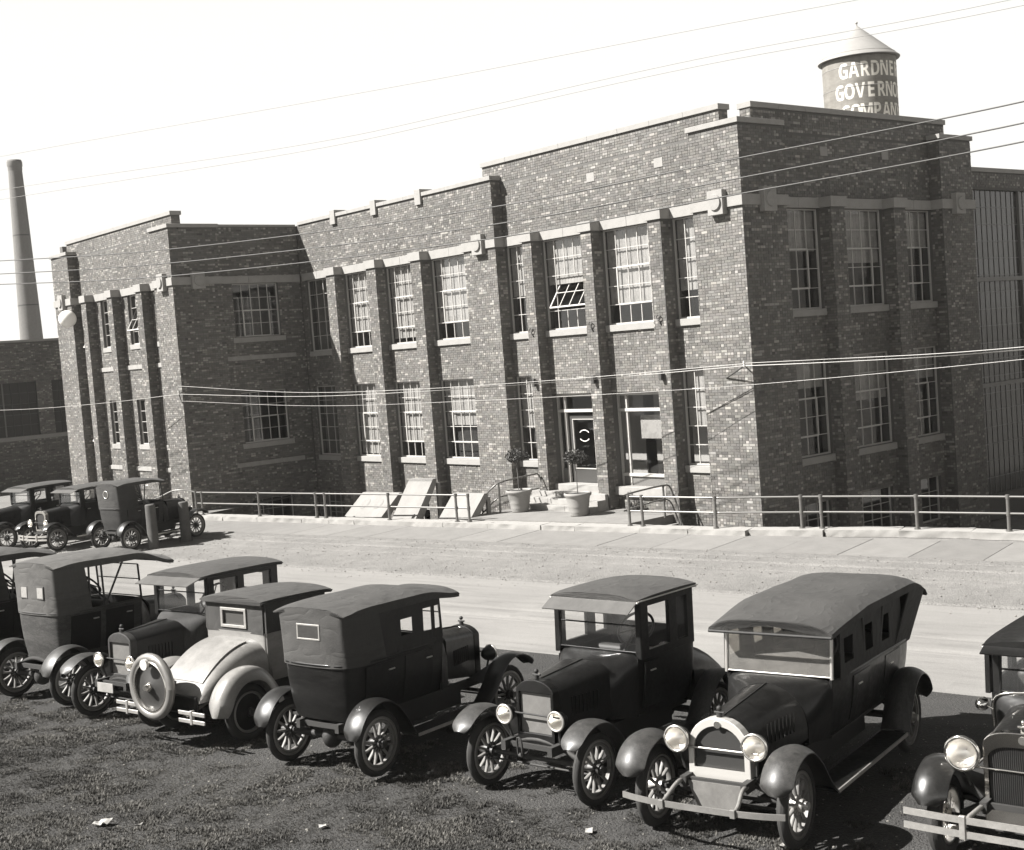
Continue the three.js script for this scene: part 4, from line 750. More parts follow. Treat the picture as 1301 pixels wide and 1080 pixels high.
function makeCar(name, label, o) {
  const G = thing(name, label, 'car', o.group);
  const wb = o.wb ?? 2.54, tr = o.tr ?? 1.42, R = o.R ?? .38, rt = o.rt ?? .045, zf = wb / 2, zr = -wb / 2, paint = o.paint ?? C.black, fen = o.fen ?? C.fender, style = o.wheel ?? 'wood';
  const add = (n, g, m, p = G) => mesh(n, Array.isArray(g) ? merge(g) : g, m, p);
  for (const x of [1, -1]) for (const z of [zf, zr]) addWheel(G, x * tr / 2, R - .006, z, R, rt, style, o);
  // running gear
  add('chassis', [bx(-.34, -.28, .5, .6, zr - .25, zf + .25), bx(.28, .34, .5, .6, zr - .25, zf + .25), bx(-.33, .33, .53, .58, zf + .14, zf + .18), bx(-.33, .33, .52, .58, zr - .18, zr - .13), bx(-.3, .3, .46, .5, zr, zf - .7)], C.underside);
  add('front_axle', [rod([-tr / 2, R, zf], [tr / 2, R, zf], .026, .026, 8), tube([[-.55, R + .05, zf + .03], [-.3, .55, zf + .04], [0, .6, zf + .05], [.3, .55, zf + .04], [.55, R + .05, zf + .03]], .03, 20, 6), rod([-tr / 2 + .05, R - .06, zf + .05], [tr / 2 - .05, R - .06, zf + .05], .012, .012, 6)], o.axleMat ?? C.underside);
  add('rear_axle', [rod([-tr / 2, R, zr], [tr / 2, R, zr], .042, .042, 10), norm(new THREE.SphereGeometry(.14, 16, 10).scale(.8, 1, 1).translate(0, R, zr)), tube([[-.55, R + .06, zr - .05], [-.3, .6, zr - .08], [0, .66, zr - .1], [.3, .6, zr - .08], [.55, R + .06, zr - .05]], .032, 20, 6), rod([0, R, zr], [0, R + .12, zr + 1.4], .04, .04, 8)], o.rearAxleMat ?? C.underside);
  // mudguards
  const fw = o.fenderW ?? .27, fx = tr / 2 + .02, rb = R - .05, k = R / .38, cr = o.crown ?? .025, sk = o.skirt ?? 0;
  const front = (o.frontFender ?? [[.5, .70], [.44, .78], [.3, .87], [.12, .915], [-.08, .88], [-.28, .74], [-.44, .55], [-.62, .38]]).map(([z, y]) => [zf + z * k, y * k]);
  const rear = (o.rearFender ?? [[-.48, .52], [-.45, .64], [-.34, .79], [-.16, .89], [.04, .9], [.24, .8], [.4, .62], [.55, .38]]).map(([z, y]) => [zr + z * k, y * k]);
  for (const x of [1, -1]) {
    add('front_fender', fenderGeo(front, x * fx, fw, cr, .012, .18, sk), fen); add('rear_fender', fenderGeo(rear, x * fx, fw, cr, .012, .16, sk), o.fenR ?? fen);
    const z0 = zr + .53 * k, z1 = zf - .6 * k; const rbd = add('running_board', rbx(x * (fx) - fw / 2 + .01, x * fx + fw / 2 - .01, .34, .37, z0, z1, .01, 1), o.boardMat ?? C.blackDusty);
    add('board_edge', bx(x * fx + x * fw / 2 - .012 - .006, x * fx + x * fw / 2 - .012 + .01, .338, .374, z0 + .01, z1 - .01), C.nickelDull, rbd);
    // inner apron between frame and guard
    const ap = add('apron', loft([[[x * .36, .62, zf - .4], [x * .36, .6, zf + .06]], [[x * (fx - fw / 2 + .02), .6 * k, zf - .4], [x * (fx - fw / 2 + .02), .86 * k, zf + .06]]].map((r) => [...r, [r[1][0], r[1][1] - .008, r[1][2]], [r[0][0], r[0][1] - .008, r[0][2]]]), { caps: true }), fen);
    add('splash_board', bx(x * .4 - .012, x * .4 + .012, .36, .62, z0, z1), C.underside);
  }
  // radiator and bonnet
  const rz = zf + (o.radZ ?? .06), rw = o.radW ?? .5, ry0 = o.radY0 ?? .68, ry1 = o.radY1 ?? 1.22, pt = o.pointy ?? .6, hz = zf - (o.hoodL ?? .78), hw = o.hoodW ?? .72, hy0 = o.hoodY0 ?? .7, hy1 = o.hoodY1 ?? 1.27;
  const rg = grp('radiator', G);
  { const outl = arch(rw, ry0, ry1, pt), b = o.radB ?? .035, inn = o.coreRect ? rect(-rw / 2 + b, rw / 2 - b, ry0 + (o.radBot ?? .05), ry1 - (o.radTop ?? .12)) : arch(rw - 2 * b, ry0 + (o.radBot ?? .05), ry1 - (o.radTop ?? .09), o.coreRound ?? .05);
    const e = extrude(poly(outl, [inn]), .1, .008); e.translate(0, 0, rz - .1); mesh('shell', e, o.radMat ?? C.black, rg);
    const c = extrude(poly(inn), .03); c.translate(0, 0, rz - .055); mesh('core', c, o.coreMat ?? C.grille, rg);
    mesh('cap', merge([rod([0, ry1 - .02, rz - .05], [0, ry1 + .05, rz - .05], .03, .03, 10), norm(new THREE.SphereGeometry(.026, 10, 8).translate(0, ry1 + .09, rz - .05)), rod([-.05, ry1 + .05, rz - .05], [.05, ry1 + .05, rz - .05], .012, .012, 6)]), o.capMat ?? C.blackDusty, rg);
    if (o.grilleBars) for (let i = 1; i < 34; i++) { const x = -rw / 2 + b + i * (rw - 2 * b) / 34; mesh('grille_bar', bar(.006, ry1 - ry0 - .22, .01), C.blackDusty, rg).position.set(x, (ry0 + ry1) / 2 - .01, rz - .02); }
    if (o.apron) { const a = extrude(poly([[-rw / 2 + .02, ry0 - .006], [rw / 2 - .02, ry0 - .006], [rw / 2 - .12, ry0 - .24], [-rw / 2 + .12, ry0 - .24]]), .02); a.translate(0, 0, rz + .1); mesh('front_apron', a, o.apronMat ?? C.bumperPale, rg); }
    if (o.badge) { const q = new THREE.CylinderGeometry(.035, .035, .01, 16); q.rotateX(Math.PI / 2); q.translate(0, ry1 - .055, rz + .012); mesh('badge', norm(q), C.nickel, rg); }
  }
  { // bonnet: loft from radiator to dash, then the cowl
    const A = arch(rw, ry0 + .02, ry1 - .006, pt), B = arch(hw, hy0, hy1, Math.min(pt, .15)), rings = [], cz = o.cowlZ ?? hz - .3, cw = o.cowlW ?? 1.08, cy = o.cowlY ?? 1.3;
    for (const t of [0, .25, .5, .75, 1]) rings.push(A.map((a, i) => [lerp(a[0], B[i][0], t), lerp(a[1], B[i][1], t), lerp(rz - .1, hz, t)]));
    const h = add('hood', loft(rings, { caps: true, closed: true, crease: .55 }), o.hoodMat ?? paint);
    mesh('hinge', rod([0, ry1 + .0, rz - .12], [0, hy1 + .006, hz], .007, .007, 6), o.hingeMat ?? C.blackDusty, h);
    for (const x of [1, -1]) for (let i = 0; i < 8; i++) { const t = .25 + i * .07; mesh('louver', bar(.012, .2, .012), paint, h).position.set(x * (lerp(rw, hw, t) / 2 + .004), .93, lerp(rz - .1, hz, t)); }
    const D = arch(cw, o.floorY ?? .62, cy, .0).map((p, i) => [p[0], Math.min(p[1], cy)]), rc = [];
    const B2 = arch(hw + .01, hy0 - .05, hy1 + .005, .0), D2 = B2.map((b, i) => { if (i === 0 || i === B2.length - 1) return [Math.sign(b[0]) * (cw / 2 - .05), o.floorY ?? .62]; const a = Math.PI - (i - 1) / (B2.length - 3) * Math.PI, q = Math.cos(a), s2 = Math.sin(a); return [cw / 2 * Math.sign(q) * Math.pow(Math.abs(q), .32), cy - .16 + .16 * Math.pow(s2, .5)]; });
    for (const t of [0, .2, .45, .75, 1]) { const e = Math.pow(t, 1.2) * (1.6 - .6 * t) * .75 + .25 * t; rc.push(B2.map((b, i) => [lerp(b[0], D2[i][0], e), lerp(b[1], D2[i][1], e), lerp(hz + .002, cz, t)])); }
    add('cowl', loft(rc, { caps: true, crease: .7 }), o.cowlMat ?? paint);
  }
  // lamps
  const ly = o.lampY ?? .86, lx = o.lampX ?? .345, lr = o.lampR ?? .1, lz = o.lampZ ?? zf + .16;
  for (const x of [1, -1]) {
    const g = grp('headlight', G); g.position.set(x * lx, ly, lz);
    mesh('bowl', norm(new THREE.LatheGeometry([[0, -.16], [lr * .45, -.15], [lr * .85, -.09], [lr, 0], [lr * .98, .01]].map((p) => new THREE.Vector2(...p)), 28).rotateX(Math.PI / 2)), o.lampMat ?? C.black, g);
    mesh('rim', norm(new THREE.TorusGeometry(lr * .98, lr * .13, 8, 30).translate(0, 0, .005)), o.lampRim ?? C.nickelDull, g);
    const le = new THREE.SphereGeometry(lr * 1.7, 24, 10, 0, Math.PI * 2, 0, .6); le.rotateX(Math.PI / 2); le.translate(0, 0, -lr * 1.7 * Math.cos(.6) + .006); mesh('reflector', norm(new THREE.LatheGeometry([[.004, -.13], [lr * .4, -.122], [lr * .75, -.075], [lr * .93, -.006]].map((p) => new THREE.Vector2(...p)), 28).rotateX(Math.PI / 2)), C.reflector, g); mesh('lens', norm(le), M.lampGlass, g);
    mesh('stalk', rod([0, -lr * .9, -.05], [-x * .03, -.3, -.1], .014, .014, 6), C.blackDusty, g);
  }
  add('lamp_bar', rod([-lx, ly - (o.barDrop ?? -.02), lz - .06], [lx, ly - (o.barDrop ?? -.02), lz - .06], .01, .01, 6), o.barMat ?? C.blackDusty);
  if (o.crank) add('starting_crank', tube([[0, .52, zf + .2], [0, .5, zf + .3], [-.02, .66, zf + .31], [-.06, .68, zf + .31], [-.07, .5, zf + .3]], .012, 20, 6), C.blackDusty);
  if (o.frontPlate) add('licence_plate', rbx(-.17, .17, .47, .6, zf + .33, zf + .34, .004, 1), C.plate);
  // bumpers
  const bumper = (zz, y, mt, bars, w = 1.62, sgn = 1) => { const g = grp('bumper', G); for (const b of bars) { const rings = []; for (let i = 0; i <= 16; i++) { const u = i / 16 * 2 - 1, x = u * w / 2, z = zz - sgn * ((o.bumper?.curve ?? .1) * Math.pow(Math.abs(u), 3)), hb = b[1] / 2; rings.push([[x, y + b[0] - hb, z], [x, y + b[0] + hb, z], [x, y + b[0] + hb, z - sgn * .018], [x, y + b[0] - hb, z - sgn * .018]]); } mesh('bar', loft(rings, { caps: true, crease: .5 }), mt, g); } for (const x of [-.36, .36]) { mesh('bracket', tube([[x, y, zz - sgn * .03], [x, y + .03, zz - sgn * .12], [x * .92, .56, zz - sgn * .3], [x * .9, .56, zz - sgn * .42]], .022, 10, 6), mt, g); mesh('clamp', rbx(x - .025, x + .025, y + bars[0][0] - bars[0][1] / 2 - .012, y + bars[bars.length - 1][0] + bars[0][1] / 2 + .012, zz - sgn * .01 - .015, zz - sgn * .01 + .022, .005, 1), mt, g); } return g; };
  if (o.bumper) bumper(zf + (o.bumper.z ?? .55), o.bumper.y ?? .45, o.bumper.mat, o.bumper.bars, o.bumper.w);
  // body
  const W = o.bodyW ?? 1.16, fl = o.floorY ?? .62, belt = o.beltY ?? 1.22, bz = o.backZ ?? zr - .3, cz = o.cowlZ ?? hz - .3, cw = o.cowlW ?? 1.08;
  const body = grp('body', G);
  if (o.style !== 'coupe') {
    const half = [[cw / 2, cz + .02], [W / 2 - .01, cz - .35], [W / 2, lerp(cz, bz, .5)], [W / 2 - .01, bz + .3], [W / 2 - .1, bz + .06], [W / 2 - .28, bz], [0, bz - .02]];
    mesh('tub', tubWall(half, fl, belt, .035, o.batter ?? .1, .5, .02), o.tubMat ?? paint, body);
    mesh('floor', bx(-W / 2 + .09, W / 2 - .09, fl, fl + .03, bz + .12, cz), C.underside, body);
    if (o.beltRoll !== false) { const cv = [...half, ...half.slice(0, -1).reverse().map(([x, z]) => [-x, z])].map(([x, z]) => [x, belt + .008, z]); mesh('belt_rail', tube(cv, .02, 60, 6), o.tubMat ?? paint, body); }
  }
  // doors
  for (const x of [1, -1]) for (const dz of o.doors ?? [lerp(cz, bz, .28), lerp(cz, bz, .68)]) {
    const d = grp('door', G); { const tp = o.style === 'coupe' ? .08 : (o.batter ?? .1), rg2 = []; for (let i = 0; i <= 8; i++) { const kk = lerp(.14, .93, i / 8), yy = lerp(fl, belt, kk), xo = W / 2 - ((1 - kk) * tp - .02 * Math.sin(kk * Math.PI)); rg2.push([[x * (xo + .006), yy, dz - .26], [x * (xo + .006), yy, dz + .26], [x * (xo - .02), yy, dz + .26], [x * (xo - .02), yy, dz - .26]]); } mesh('panel', loft(rg2, { caps: true, crease: .4 }), o.doorMat ?? paint, d); }
    mesh('handle', rod([x * (W / 2 + .03), belt - .14, dz + .2], [x * (W / 2 + .03), belt - .14, dz + .1], .01, .01, 6), C.nickelDull, d);
  }
  // seats, wheel
  const seat = (z) => { const g = grp('seat', G); mesh('cushion', rbx(-W / 2 + .1, W / 2 - .1, fl + .18, fl + .42, z - .05, z + .42, .06, 3), C.seat, g); mesh('backrest', rbx(-W / 2 + .08, W / 2 - .08, fl + .35, (o.seatTop ?? belt + .08), z - .2, z - .04, .06, 3), C.seat, g); };
  for (const z of o.seats ?? [lerp(cz, bz, .33), lerp(cz, bz, .78)]) seat(z);
  { const g = grp('steering_wheel', G), sw = new THREE.TorusGeometry(.22, .016, 8, 32); sw.rotateX(-.75); sw.translate(.28, belt + .26, cz - .36); mesh('rim', norm(sw), C.woodDark, g); const c = V3(.28, belt + .26, cz - .36), up = V3(0, Math.cos(.75), Math.sin(.75) * -1).normalize(); for (let i = 0; i < 4; i++) { const a = i * Math.PI / 2 + .4, dx = Math.cos(a) * .22, dy = Math.sin(a) * .22; mesh('spoke', rod([c.x, c.y, c.z], [c.x + dx, c.y + dy * Math.cos(.75), c.z - dy * Math.sin(.75)], .01, .01, 6), C.woodDark, g); } mesh('column', rod([c.x, c.y, c.z], [.26, fl + .3, cz + .35], .016, .016, 8), C.blackDusty, g); }
  // windscreen
  const wy0 = (o.cowlY ?? 1.3) - .01, wy1 = o.wsTop ?? 1.9, wz = (o.wsZ ?? cz + .02), ww = o.wsW ?? 1.06, lean = o.wsLean ?? .04;
  { const g = grp('windshield', G), zt = wz - lean, at = (y) => lerp(wz, zt, (y - wy0) / (wy1 - wy0)), fm = o.wsMat ?? C.black;
    for (const x of [1, -1]) mesh('frame', rod([x * ww / 2, wy0, wz], [x * ww / 2, wy1, zt], o.wsPost ?? .016, o.wsPost ?? .016, 8), fm, g);
    for (const y of o.wsBars ?? [wy0 + .02, lerp(wy0, wy1, .55), wy1]) mesh('frame', rod([-ww / 2, y, at(y)], [ww / 2, y, at(y)], .009, .009, 8), fm, g);
    const th = Math.atan2(lean, wy1 - wy0), pg = (a, b) => { const q = new THREE.BoxGeometry(ww - .03, b - a - .02, .005); q.rotateX(-th); q.translate(0, (a + b) / 2, at((a + b) / 2)); return norm(q); }; const bs = o.wsBars ?? [wy0 + .02, lerp(wy0, wy1, .55), wy1];
    for (let i = 0; i + 1 < bs.length; i++) mesh('pane', pg(bs[i], bs[i + 1]), o.wsGlass ?? M.glass, g);
  }
  // roof
  const rt0 = o.roofZ0 ?? bz - .02, rt1 = o.roofZ1 ?? wz + .12, ryy = o.roofY ?? 2.02, rW = o.roofW ?? W + .02, cv = o.canvas ?? C.canvas;
  if (o.style === 'touring' || o.style === 'roadster') {
    const top = grp('top', G), rings = [], N = 22, K = 12;
    for (let i = 0; i <= N; i++) {
      const t = i / N, z = lerp(rt0, rt1, t), nb = o.bows ?? 3, sag = .022 * Math.abs(Math.sin(t * Math.PI * nb)), ed = (o.frontDrop ?? .1) * (o.frontRamp ? Math.pow(clamp((t - o.frontRamp) / (1 - o.frontRamp), 0, 1), 1.15) : Math.pow(smooth(.62, 1, t), 1.4)) + (o.rearDrop ?? .05) * Math.pow(1 - Math.min(1, t / .24), 2.2), w2 = rW / 2 * (1 - .05 * smooth(.7, 1, t) - .04 * Math.pow(1 - Math.min(1, t / .1), 2)), up = [], dn = [], val = (o.valance ?? .1) * (1 - .45 * smooth(.6, 1, t)) * smooth(.02, .25, t);
      up.push([-w2 - .012, ryy - ed - .075 * (o.roll ?? 1) - val, z]); for (let k = 0; k <= K; k++) { const u = k / K * 2 - 1; up.push([w2 * u, ryy - ed - sag * (1 - u * u) - .075 * (o.roll ?? 1) * Math.pow(Math.abs(u), o.roll ? 4.5 : 3.2), z]); } up.push([w2 + .012, ryy - ed - .075 * (o.roll ?? 1) - val, z]);
      for (let k = up.length - 1; k >= 0; k--) { const p = up[k], u = k === 0 ? -1 : k === up.length - 1 ? 1 : 0; dn.push([p[0] * (u ? .985 : 1), p[1] - (u ? 0 : .014), p[2]]); }
      rings.push([...up, ...dn]);
    }
    mesh('canvas', loft(rings, { caps: true, crease: .7 }), cv, top);
    mesh('front_edge', rod([-rW / 2 * .95, ryy - (o.frontDrop ?? .1) - .1 * (o.roll ?? 1), rt1 + .005], [rW / 2 * .95, ryy - (o.frontDrop ?? .1) - .1 * (o.roll ?? 1), rt1 + .005], .016, .016, 8), o.edgeMat ?? C.blackDusty, top);
    // rear curtain wraps round the back
    const q0 = o.quarter ?? .75, up = [[rW / 2, rt0 + q0], [rW / 2, rt0 + .2], [rW / 2 - .08, rt0 + .03], [rW / 2 - .2, rt0], [0, rt0 - .01]], lo = [[W / 2 + .012, bz + q0 + (o.quarterRake ?? .1)], [W / 2 + .012, bz + .24], [W / 2 - .07, bz + .06], [W / 2 - .24, bz - .012], [0, bz - .035]];
    const full = (h) => new THREE.CatmullRomCurve3([...h, ...h.slice(0, -1).reverse().map(([x, z]) => [-x, z])].map(([x, z]) => V3(x, 0, z)), false, 'catmullrom', .3);
    const cu = full(up), cl = full(lo), cr2 = [], S = 40, yT = ryy - (o.rearDrop ?? .05) - .03, yB = belt - .02, roofAt = (x, z) => { const t = clamp((z - rt0) / (rt1 - rt0), 0, 1); return ryy - (o.rearDrop ?? .05) * Math.pow(1 - Math.min(1, t / .24), 2.2) - .075 * (o.roll ?? 1) * Math.pow(Math.min(1, Math.abs(x) / (rW / 2)), o.roll ? 4.5 : 3.2) - .012; };
    for (let i = 0; i <= S; i++) { const a = cu.getPoint(i / S), b = cl.getPoint(i / S), r = [], rb2 = []; for (const tt of [0, .2, .4, .6, .8, 1]) { const w = .012 * Math.sin(tt * Math.PI) * Math.abs(Math.sin(i * .55)) * (o.rearWindows ? clamp((Math.abs(a.x) - .25) * 6, 0, 1) : 1); const x = lerp(a.x, b.x, tt), z = lerp(a.z, b.z, tt) + w; const yt0 = roofAt(a.x, a.z); r.push([x, lerp(yt0, yB, tt), z]); rb2.unshift([x * .985, lerp(yt0, yB, tt), z + .01]); } cr2.push([...r, ...rb2]); }
    mesh('rear_curtain', loft(cr2, { caps: true, crease: .8 }), o.curtainMat ?? cv, top);
    for (const [x, y, w, h, round] of o.rearWindows ?? []) { // glazed lights sewn into the curtain
      const tt = (yT - y) / (yT - yB), z = lerp(rt0 - .01, bz - .035, tt) - .004, tl = Math.atan2((bz - .035) - (rt0 - .01), yT - yB);
      const wg = grp('rear_window', G); wg.position.set(x, y, z); wg.rotation.set(tl, Math.PI, 0, 'YXZ');
      if (round) { mesh('frame', norm(new THREE.TorusGeometry(w / 2, .012, 8, 28)), C.nickelDull, wg); mesh('pane', norm(new THREE.CylinderGeometry(w / 2, w / 2, .008, 28).rotateX(Math.PI / 2)), o.rearGlass ?? M.shopGlassB, wg); }
      else { const f = extrude(poly(rect(-w / 2, w / 2, -h / 2, h / 2), [rect(-w / 2 + .014, w / 2 - .014, -h / 2 + .014, h / 2 - .014)]), .008, .003); f.translate(0, 0, -.012); mesh('frame', f, o.rearWinMat ?? C.nickelDull, wg); mesh('pane', norm(new THREE.BoxGeometry(w - .028, h - .028, .012).translate(0, 0, -.008)), o.rearGlass ?? M.shopGlassB, wg); }
    }
    // bows and struts
    for (const x of [1, -1]) for (const [za, zb2] of o.struts ?? [[lerp(cz, bz, .45), lerp(rt1, rt0, .42)], [lerp(cz, bz, .62), lerp(rt1, rt0, .72)], [lerp(cz, bz, .45), lerp(rt1, rt0, .62)]]) mesh('bow', rod([x * (W / 2 - .02), belt, za], [x * (rW / 2 - .05), ryy - (o.roll ? .17 : .1), zb2], .016, .016, 8), C.woodDark, top);
    // side curtains with celluloid lights
    if (o.sideCurtain) for (const x of [1, -1]) {
      const z0 = o.sideCurtain.z0, z1 = o.sideCurtain.z1, yb = belt - .01, yt = ryy - (o.roll ? .075 * o.roll + .03 : .14), e = extrude(poly([[z0, yb], [z1, yb], [z1 - (o.sideCurtain.rake ?? 0), yt - (o.sideCurtain.dropF ?? 0)], [z1 - .7, yt], [z0, yt]], o.sideCurtain.holes.map((h) => rect(...h))), .012); e.rotateY(-Math.PI / 2); e.translate(x * W / 2 + (x > 0 ? .006 : .006), 0, 0);
      mesh('side_curtain', e, C.curtainDark, top);
      for (const h of o.sideCurtain.holes) if (h[4]) mesh('celluloid', bx(x * W / 2 - .004, x * W / 2 - .001, h[2], h[3], h[0], h[1]), M.glass, top);
    }
  } else if (o.style === 'coupe') {
    // closed body: lower tub, pillars with window openings, roof
    const cb = o.cabBack ?? -.95, half = [[cw / 2, cz + .02], [W / 2, cz - .25], [W / 2, cb + .1], [W / 2 - .03, cb + .02], [W / 2 - .1, cb], [0, cb - .01]];
    mesh('tub', tubWall(half, fl, belt, .035, .08, .5, .02), o.tubMat ?? paint, body); mesh('floor', bx(-W / 2 + .09, W / 2 - .09, fl, fl + .03, cb, cz), C.underside, body);
    const cab = grp('cabin', G), yt = ryy - .105, zw = wz - lean;
    for (const x of [1, -1]) { const e = extrude(poly([[cb + .02, belt], [cz + .02, belt], [zw + .03, yt], [cb + .02, yt]], o.sideWins.map((h) => rect(...h))), .04, .004); e.rotateY(-Math.PI / 2); e.translate(x > 0 ? W / 2 - .004 : -W / 2 + .044, 0, 0); mesh('side_panel', e, o.cabMat ?? paint, cab); for (const h of o.sideWins) mesh('side_window', bx(x * (W / 2 - .025) - .002, x * (W / 2 - .025) + .002, h[2] - .01, h[3] + .01, h[0] - .01, h[1] + .01), M.glass, cab); }
    const rwn = o.backWin ?? [-.26, .26, 1.5, 1.74], e = extrude(poly(rect(-W / 2 + .045, W / 2 - .045, belt - .02, yt), [rect(...rwn)]), .035); e.translate(0, 0, cb - .005); mesh('back_panel', e, o.backMat ?? paint, cab);
    mesh('back_window', bx(rwn[0], rwn[1], rwn[2], rwn[3], cb + .012, cb + .016), o.rearGlass ?? M.glass, cab);
    if (o.backTrim) { const f = extrude(poly(rect(rwn[0] - .03, rwn[1] + .03, rwn[2] - .03, rwn[3] + .03), [rect(...rwn)]), .014, .004); f.translate(0, 0, cb - .022); mesh('back_window_trim', f, C.nickelDull, cab); }
    for (const x of [1, -1]) mesh('front_pillar', rbx(x * (ww / 2 + .03) - .035, x * (ww / 2 + .03) + .035, belt, yt, zw - .0, zw + .05, .012, 1), o.pillarMat ?? paint, cab);
    mesh('header', rbx(-ww / 2, ww / 2, wy1 + .01, yt, zw, zw + .04, .01, 1), paint, cab);
    const rings = [], N = 18, K = 10; for (let i = 0; i <= N; i++) { const t = i / N, z = lerp(rt0, rt1, t), ed = .02 * Math.pow(Math.abs(t * 2 - 1), 4) + (o.frontDrop ?? .012) * t * t, w2 = rW / 2 * (1 - .03 * Math.pow(Math.abs(t * 2 - 1), 6)), up = [], dn = []; for (let k2 = 0; k2 <= K; k2++) { const u = k2 / K * 2 - 1; up.push([w2 * u, ryy - ed - .055 * Math.pow(Math.abs(u), 3), z]); } for (let k2 = K; k2 >= 0; k2--) { const p = up[k2]; dn.push([p[0], ryy - ed - .102, z]); } rings.push([...up, ...dn]); }
    const rf = mesh('roof', loft(rings, { caps: true, crease: .6 }), cv, G); mesh('drip_rail', merge([rod([-rW / 2 + .01, ryy - .115, rt1], [rW / 2 - .01, ryy - .115, rt1], .01, .01, 8), rod([rW / 2, ryy - .095, rt0], [rW / 2, ryy - .1, rt1], .009, .009, 8), rod([-rW / 2, ryy - .095, rt0], [-rW / 2, ryy - .1, rt1], .009, .009, 8)]), o.dripMat ?? C.blackDusty, rf);
    if (o.visor) { const v = new THREE.BoxGeometry(rW - .04, .012, o.visor.l); v.translate(0, 0, o.visor.l / 2); v.rotateX(o.visor.a); v.translate(0, ryy - .1, rt1 - .02); mesh('sun_visor', uvM(v), o.visor.mat ?? C.visor, G); }
    if (o.deck) { // rear deck, a rounded box that falls to the back
      const d = o.deck, rr2 = []; for (let i = 0; i <= 14; i++) { const t = i / 14, z = lerp(cb + .03, d.z, t), yt2 = lerp(d.y0, d.y1, Math.pow(t, d.p ?? 2)), w2 = lerp(W / 2 - .01, d.w / 2, t), ring = []; for (let k2 = 0; k2 <= 14; k2++) { const a = Math.PI - k2 / 14 * Math.PI, c = Math.cos(a), s = Math.sin(a); ring.push([w2 * Math.sign(c) * Math.pow(Math.abs(c), .45), fl - .05 + (yt2 - fl + .05) * Math.pow(s, .45), z]); } rr2.push(ring); }
      mesh('deck', loft(rr2, { caps: true, crease: .8 }), d.mat ?? paint, body);
      if (d.lid) { const l = []; for (let i = 0; i <= 10; i++) { const t = lerp(.16, .86, i / 10), z = lerp(cb + .03, d.z, t), y = lerp(d.y0, d.y1, Math.pow(t, d.p ?? 2)) + .012; l.push([-.8, -.4, 0, .4, .8].map((u) => [u * .47, y - .025 * u * u * u * u, z]).concat([.8, .4, 0, -.4, -.8].map((u) => [u * .47, y - .02 - .025 * u * u * u * u, z]))); } mesh('deck_lid', loft(l, { caps: true, crease: .6 }), d.lidMat ?? d.mat ?? paint, body); }
    }
  }
  if (o.extra) o.extra(G, add, { zf, zr, R, rt, bumper, W, belt, bz, cz });
  // stand the car on the ground with its axles at the right heights
  const [X, Z] = W2(o.s, o.n), away = o.away ?? false, yaw = -TH + (o.yaw ?? 0), cY = Math.cos(yaw + TH), dir = away ? -1 : 1;
  const nf = o.n + dir * zf * cY, nr = o.n - dir * zf * cY, yf = o.flat ? 0.0 : Hn(nf) + .0, yr = o.flat ? 0.0 : Hn(nr);
  G.position.set(X, (yf + yr) / 2 - .004, Z); G.rotation.order = 'YXZ'; G.rotation.y = yaw + (away ? Math.PI : 0); G.rotation.x = -Math.atan2(yf - yr, wb);
  return G;
}
// front-axle or rear-axle position -> car centre
const RW = 'cars parked on the grass';
const T = { wb: 2.54, tr: 1.42, R: .38, rt: .044, spokeMat: C.wood, radY0: .56, radY1: 1.22, radW: .48, radB: .022, coreRect: true, radTop: .13, radBot: .1, backZ: -1.27 - .2, beltY: 1.28, cowlY: 1.34, hoodY1: 1.29, radY1: 1.24 };

makeCar('touring_car', 'dark touring car at the end of the row, mostly hidden', { ...T, style: 'touring', s: -5.0, n: 19.75 - 1.27, away: true, group: RW, canvas: C.canvas, roofY: 2.12, rearWindows: [[0, 1.68, .3, .16]] });
makeCar('touring_car', 'dusty open touring car with two small windows in grey rear curtain', { ...T, style: 'touring', s: -2.4, n: 19.86 - 1.27, away: true, yaw: .02, backZ: -1.27 - .08, beltY: 1.34, cowlY: 1.38, group: RW, canvas: C.canvasPale, curtainMat: C.canvasPale, tubMat: C.brownDusty, fen: C.fenderDusty, roofY: 2.16, rearWindows: [[-.2, 1.66, .17, .19], [.2, 1.66, .17, .19]], rearGlass: mat(.3, .6, { map: tDust }), rearWinMat: C.canvasPale, quarter: .5, roofZ1: .85, frontDrop: .2 });
makeCar('closed_car', 'closed dark coupe with pale visor, front to viewer beside silver roadster', { ...T, style: 'coupe', s: -.12, n: 20.05 - 1.27, yaw: .02, group: RW, canvas: C.canvas, roofY: 1.98, roofZ0: -1.3, roofZ1: .32, cabBack: -1.2, sideWins: [[-.38, .08, 1.32, 1.82], [-1.05, -.5, 1.32, 1.82]], visor: { l: .28, a: .32, mat: C.visor }, cowlMat: C.blackDusty, pointy: .6, radMat: C.fenderDusty, coreMat: C.grille, fen: C.fenderDusty, doors: [-.15], seats: [-.45], frontPlate: true, lampRim: C.nickel });
